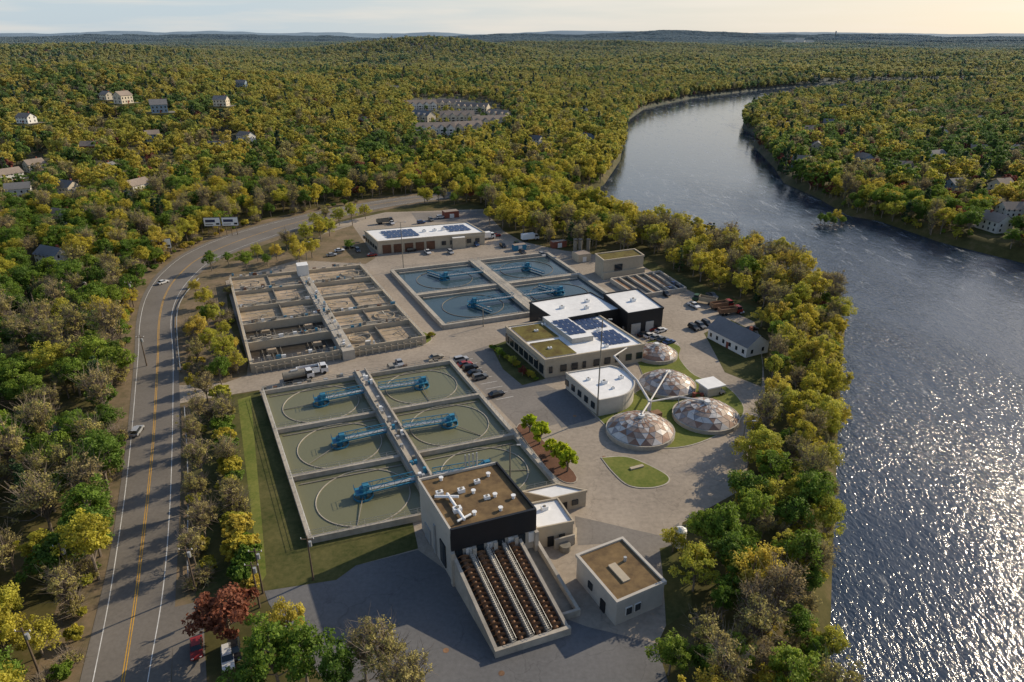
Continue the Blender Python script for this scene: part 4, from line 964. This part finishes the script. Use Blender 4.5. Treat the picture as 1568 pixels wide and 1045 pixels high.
# yard trees amongst the townhouses
tx = rng.uniform(-140, 10, 900); ty = rng.uniform(640, 1010, 900); k = inpoly(tx, ty, TH); tx, ty = tx[k], ty[k]; k = np.ones(len(tx), bool)
for hx, hy in HX: k &= np.hypot(tx-hx, ty-hy) > 11
tx, ty = tx[k][:150], ty[k][:150]; scatter("townhouse_yard_trees", c1, np.stack([tx, ty, land(tx, ty)], 1), tx*0, rng.uniform(.3, .65, len(tx)), rng.integers(0, 5, len(tx)))
x, y = pts(1600, 4000, 14.0, 46); s = sc_(len(x), .8, 1.75); scatter("distant_forest_trees", collection(2), np.stack([x, y, land(x, y)-.3], 1), rng.uniform(0, 6.28, len(x)), s, species(x, y))
def grove(name, kinds, seed):
    g = np.random.default_rng(seed); V = []; Fc = []; mi = []; ks = ['golden', 'green', 'conifer', 'sparse']
    for _ in range(110):
        cx, cy = g.uniform(-65, 65, 2); h = g.uniform(9, 16); k = g.choice(4, p=kinds); 
        for _ in range(26):
            d = g.normal(size=3); d /= np.linalg.norm(d); d[2] = abs(d[2]); p = np.array([cx, cy, h*.45])+d*np.array([5.5, 5.5, h*.5]); nrm = d+g.normal(size=3)*.4; a = np.cross(nrm, g.normal(size=3)); a /= np.linalg.norm(a); b_ = np.cross(nrm, a); b_ /= np.linalg.norm(b_); a *= 2.2; b_ *= 2.0; n = len(V)
            V += [(p-a).tolist(), (p-b_).tolist(), (p+a).tolist(), (p+b_).tolist()]; Fc.append([n, n+1, n+2, n+3]); mi.append(int(k))
    me = bpy.data.meshes.new(name); me.from_pydata(V, [], Fc)
    for k in ks: me.materials.append(LM[k])
    me.polygons.foreach_set("material_index", mi); me.update(); return me
gc = bpy.data.collections.new("groves")
for i, kk in enumerate(([.6, .3, .02, .08], [.4, .5, .05, .05], [.2, .55, .2, .05], [.7, .15, .05, .1])): gc.objects.link(bpy.data.objects.new(f"grove_{i}", grove(f"grove_{i}", kk, 50+i)))
x, y = pts(3950, 11500, 105, 44); scatter("horizon_forest", gc, np.stack([x, y, land(x, y)], 1), rng.uniform(0, 6.28, len(x)), rng.uniform(.95, 1.2, len(x)), (np.clip((nz(x, y, 1800)+1)*1.4+rng.uniform(-1, 1, len(x)), 0, 3)).astype(int))

hand = [(352, 985, 8, 1.25), (430, 1060, 3, 1.05), (470, 1045, 4, .95), (392, 1090, 3, .9), (445, 985, 0, .65), (590, 1050, 5, 1.0), (560, 1040, 6, .8), (635, 1080, 6, .8), (520, 1070, 3, .9), (610, 1100, 5, .9),
 (305, 520, 1, .8), (330, 500, 0, .7), (315, 470, 1, .7), (345, 560, 0, .8), (340, 590, 4, .75), (325, 540, 2, .7), (365, 572, 0, .6), (300, 600, 0, .5), (305, 560, 5, .7), (318, 615, 5, .7), (300, 450, 0, .5), (345, 520, 0, .6), (320, 500, 3, .6), (355, 545, 1, .6),
 (308, 650, 5, .75), (300, 690, 6, .7), (312, 735, 5, .8), (305, 780, 5, .7), (318, 830, 6, .75), (300, 865, 5, .7), (345, 660, 6, .7), (352, 720, 5, .7), (360, 790, 6, .65),
 (325, 415, 4, .75), (378, 414, 3, .75), (350, 405, 4, .5), (395, 400, 0, .6), (410, 408, 4, .5), (425, 400, 0, .6), (460, 405, 0, .8), (478, 395, 1, .85), (470, 375, 0, .9), (492, 370, 2, .8), (505, 362, 1, .8), (520, 345, 0, .8), (450, 385, 0, .7), (485, 350, 1, .8), (500, 345, 5, .8), (536, 385, 3, .5), (440, 385, 5, .8), (540, 345, 2, .9), (560, 335, 0, .7),
 (1030, 845, 1, .5), (1145, 715, 1, .8), (1165, 735, 2, .75), (790, 352, 1, 1.15), (770, 350, 0, 1.0), (820, 362, 0, 1.0), (840, 365, 2, .8), (750, 345, 2, .8), (1165, 500, 0, .6), (800, 575, 8, .35), (765, 548, 3, .3), (785, 560, 1, .3), (1180, 590, 2, .7), (1150, 670, 1, .5)]
for u, v, k, s in hand:
    x_, y_ = G(u, v); put(x_, y_, k, s)
for u, v in ((811, 662), (826, 680), (845, 697), (860, 715), (868, 722)): x_, y_ = G(u, v); put(x_, y_, 'bright', random.uniform(.8, 1.1), 0, "ornamental_pear_tree")
for i in range(26):
    t = i/25; u = 338+(382-338)*t+random.uniform(-10, 8); v = 615+(905-615)*t; x_, y_ = G(u, v); put(x_, y_, random.choice(['bush', 'grbush', 'gbush']), random.uniform(.6, 1.4), 0, "hedgerow_bush")
for i in range(16):
    x_, y_ = G(random.uniform(292, 325), random.uniform(640, 930)); put(x_, y_, random.choice(['bush', 'gbush']), random.uniform(.4, .8), 0, "roadside_bush")
for i in range(90):
    p = el[int(rng.integers(2, len(el)-8))]; q = random.uniform(2.0, 6); put(p[0]-q, p[1]+q*.2, random.choice(['bush', 'gbush', 'grbush']), random.uniform(.4, 1.0), 0, "roadside_bush")
for i in range(60):
    u, v = random.uniform(288, 375), random.uniform(430, 585)
    x_, y_ = G(u, v)
    if u < 290+(v-430)*.1+60: put(x_, y_, random.choice(['bush', 'gbush']), random.uniform(.4, .8), 0, "roadside_bush")
for i in range(26):
    x_, y_ = G(640+i*5, 522-i*1.5) if i < 6 else G(752+(i-6)*3.6, 533+(i-6)*2.6); put(x_, y_, random.choice(['gbush', 'grbush']), random.uniform(.2, .5), 0, "garden_shrub")
for u, v in ((1268, 340), (1278, 343), (1256, 342), (1288, 345), (1262, 346), (1275, 347)):
    x_, y_ = G(u, v, -5); put(x_, y_, random.choice([0, 3, 4]), random.uniform(.45, .65), -5.2, "island_tree")
for u, v in ((1085, 352), (1078, 350)): x_, y_ = G(u, v, -5); put(x_, y_, 'gbush', .7, -5.2, "island_bush")
mb = MB()
for i in range(70):
    u, v = (random.gauss(1272, 16), random.gauss(346, 2.5)) if i < 34 else (random.gauss(1088, 14), random.gauss(354, 5)); x_, y_ = G(u, v, -5); mb.cyl(x_, y_, -5.6, -5+random.uniform(.1, .7), random.uniform(.8, 2.2), 'rock', 7, random.uniform(.3, .8))
mb.obj("river_rocks")

# ------------------------------------------------------------------ light, sky, camera
AZ = R_(54); EL_ = R_(27)
w = bpy.data.worlds.new("World"); SC.world = w; w.use_nodes = True; N = w.node_tree.nodes; L = w.node_tree.links
bg = N["Background"]; sky = N.new("ShaderNodeTexSky"); sky.sky_type = 'NISHITA'; sky.sun_disc = False; sky.sun_elevation = EL_; sky.sun_rotation = AZ; sky.altitude = 0; sky.dust_density = 1.0; sky.air_density = 1.0; sky.ozone_density = 2.0
tc = N.new("ShaderNodeTexCoord"); sx = N.new("ShaderNodeSeparateXYZ"); L.new(tc.outputs["Generated"], sx.inputs[0])
hx = N.new("ShaderNodeMapRange"); hx.inputs[1].default_value = -.35; hx.inputs[2].default_value = .6; L.new(sx.outputs[0], hx.inputs[0])
hm = N.new("ShaderNodeMix"); hm.data_type = 'RGBA'; L.new(hx.outputs[0], hm.inputs[0]); hm.inputs[6].default_value = (3.8, 4.5, 5.0, 1); hm.inputs[7].default_value = (6.1, 5.4, 4.4, 1)
mpn = N.new("ShaderNodeMapping"); mpn.inputs["Scale"].default_value = (3, 3, 34); L.new(tc.outputs["Generated"], mpn.inputs[0])
cn = N.new("ShaderNodeTexNoise"); cn.inputs["Scale"].default_value = 1.6; cn.inputs["Detail"].default_value = 6; L.new(mpn.outputs[0], cn.inputs[0])
cm = N.new("ShaderNodeMapRange"); cm.inputs[1].default_value = .42; cm.inputs[2].default_value = .7; cm.inputs[3].default_value = 0; cm.inputs[4].default_value = .7; L.new(cn.outputs["Fac"], cm.inputs[0])
cl_ = N.new("ShaderNodeMix"); cl_.data_type = 'RGBA'; L.new(cm.outputs[0], cl_.inputs[0]); L.new(hm.outputs[2], cl_.inputs[6]); cl_.inputs[7].default_value = (5.9, 5.5, 5.0, 1)
hz = N.new("ShaderNodeMapRange"); hz.inputs[1].default_value = 0.12; hz.inputs[2].default_value = .42; hz.inputs[3].default_value = .88; hz.inputs[4].default_value = 0; L.new(sx.outputs[2], hz.inputs[0])
fm = N.new("ShaderNodeMix"); fm.data_type = 'RGBA'; L.new(hz.outputs[0], fm.inputs[0]); L.new(sky.outputs[0], fm.inputs[6]); L.new(cl_.outputs[2], fm.inputs[7])
L.new(fm.outputs[2], bg.inputs[0]); bg.inputs[1].default_value = 0.145
sd_ = bpy.data.lights.new("sun", 'SUN'); sd_.energy = 5.0; sd_.angle = R_(.5); sd_.color = (1, .84, .61)
so = bpy.data.objects.new("sun", sd_); SC.collection.objects.link(so)
so.rotation_euler = Vector((math.sin(AZ)*math.cos(EL_), math.cos(AZ)*math.cos(EL_), math.sin(EL_))).to_track_quat('Z', 'Y').to_euler()
cd = bpy.data.cameras.new("camera"); cd.sensor_width = 36; cd.lens = 36*F/1568; cd.clip_start = 1; cd.clip_end = 60000
co = bpy.data.objects.new("camera", cd); SC.collection.objects.link(co); co.location = (0, 0, CAMH); co.rotation_euler = (math.pi/2-PITCH, 0, 0); SC.camera = co
SC.view_settings.view_transform = 'Standard'; SC.view_settings.look = 'None'
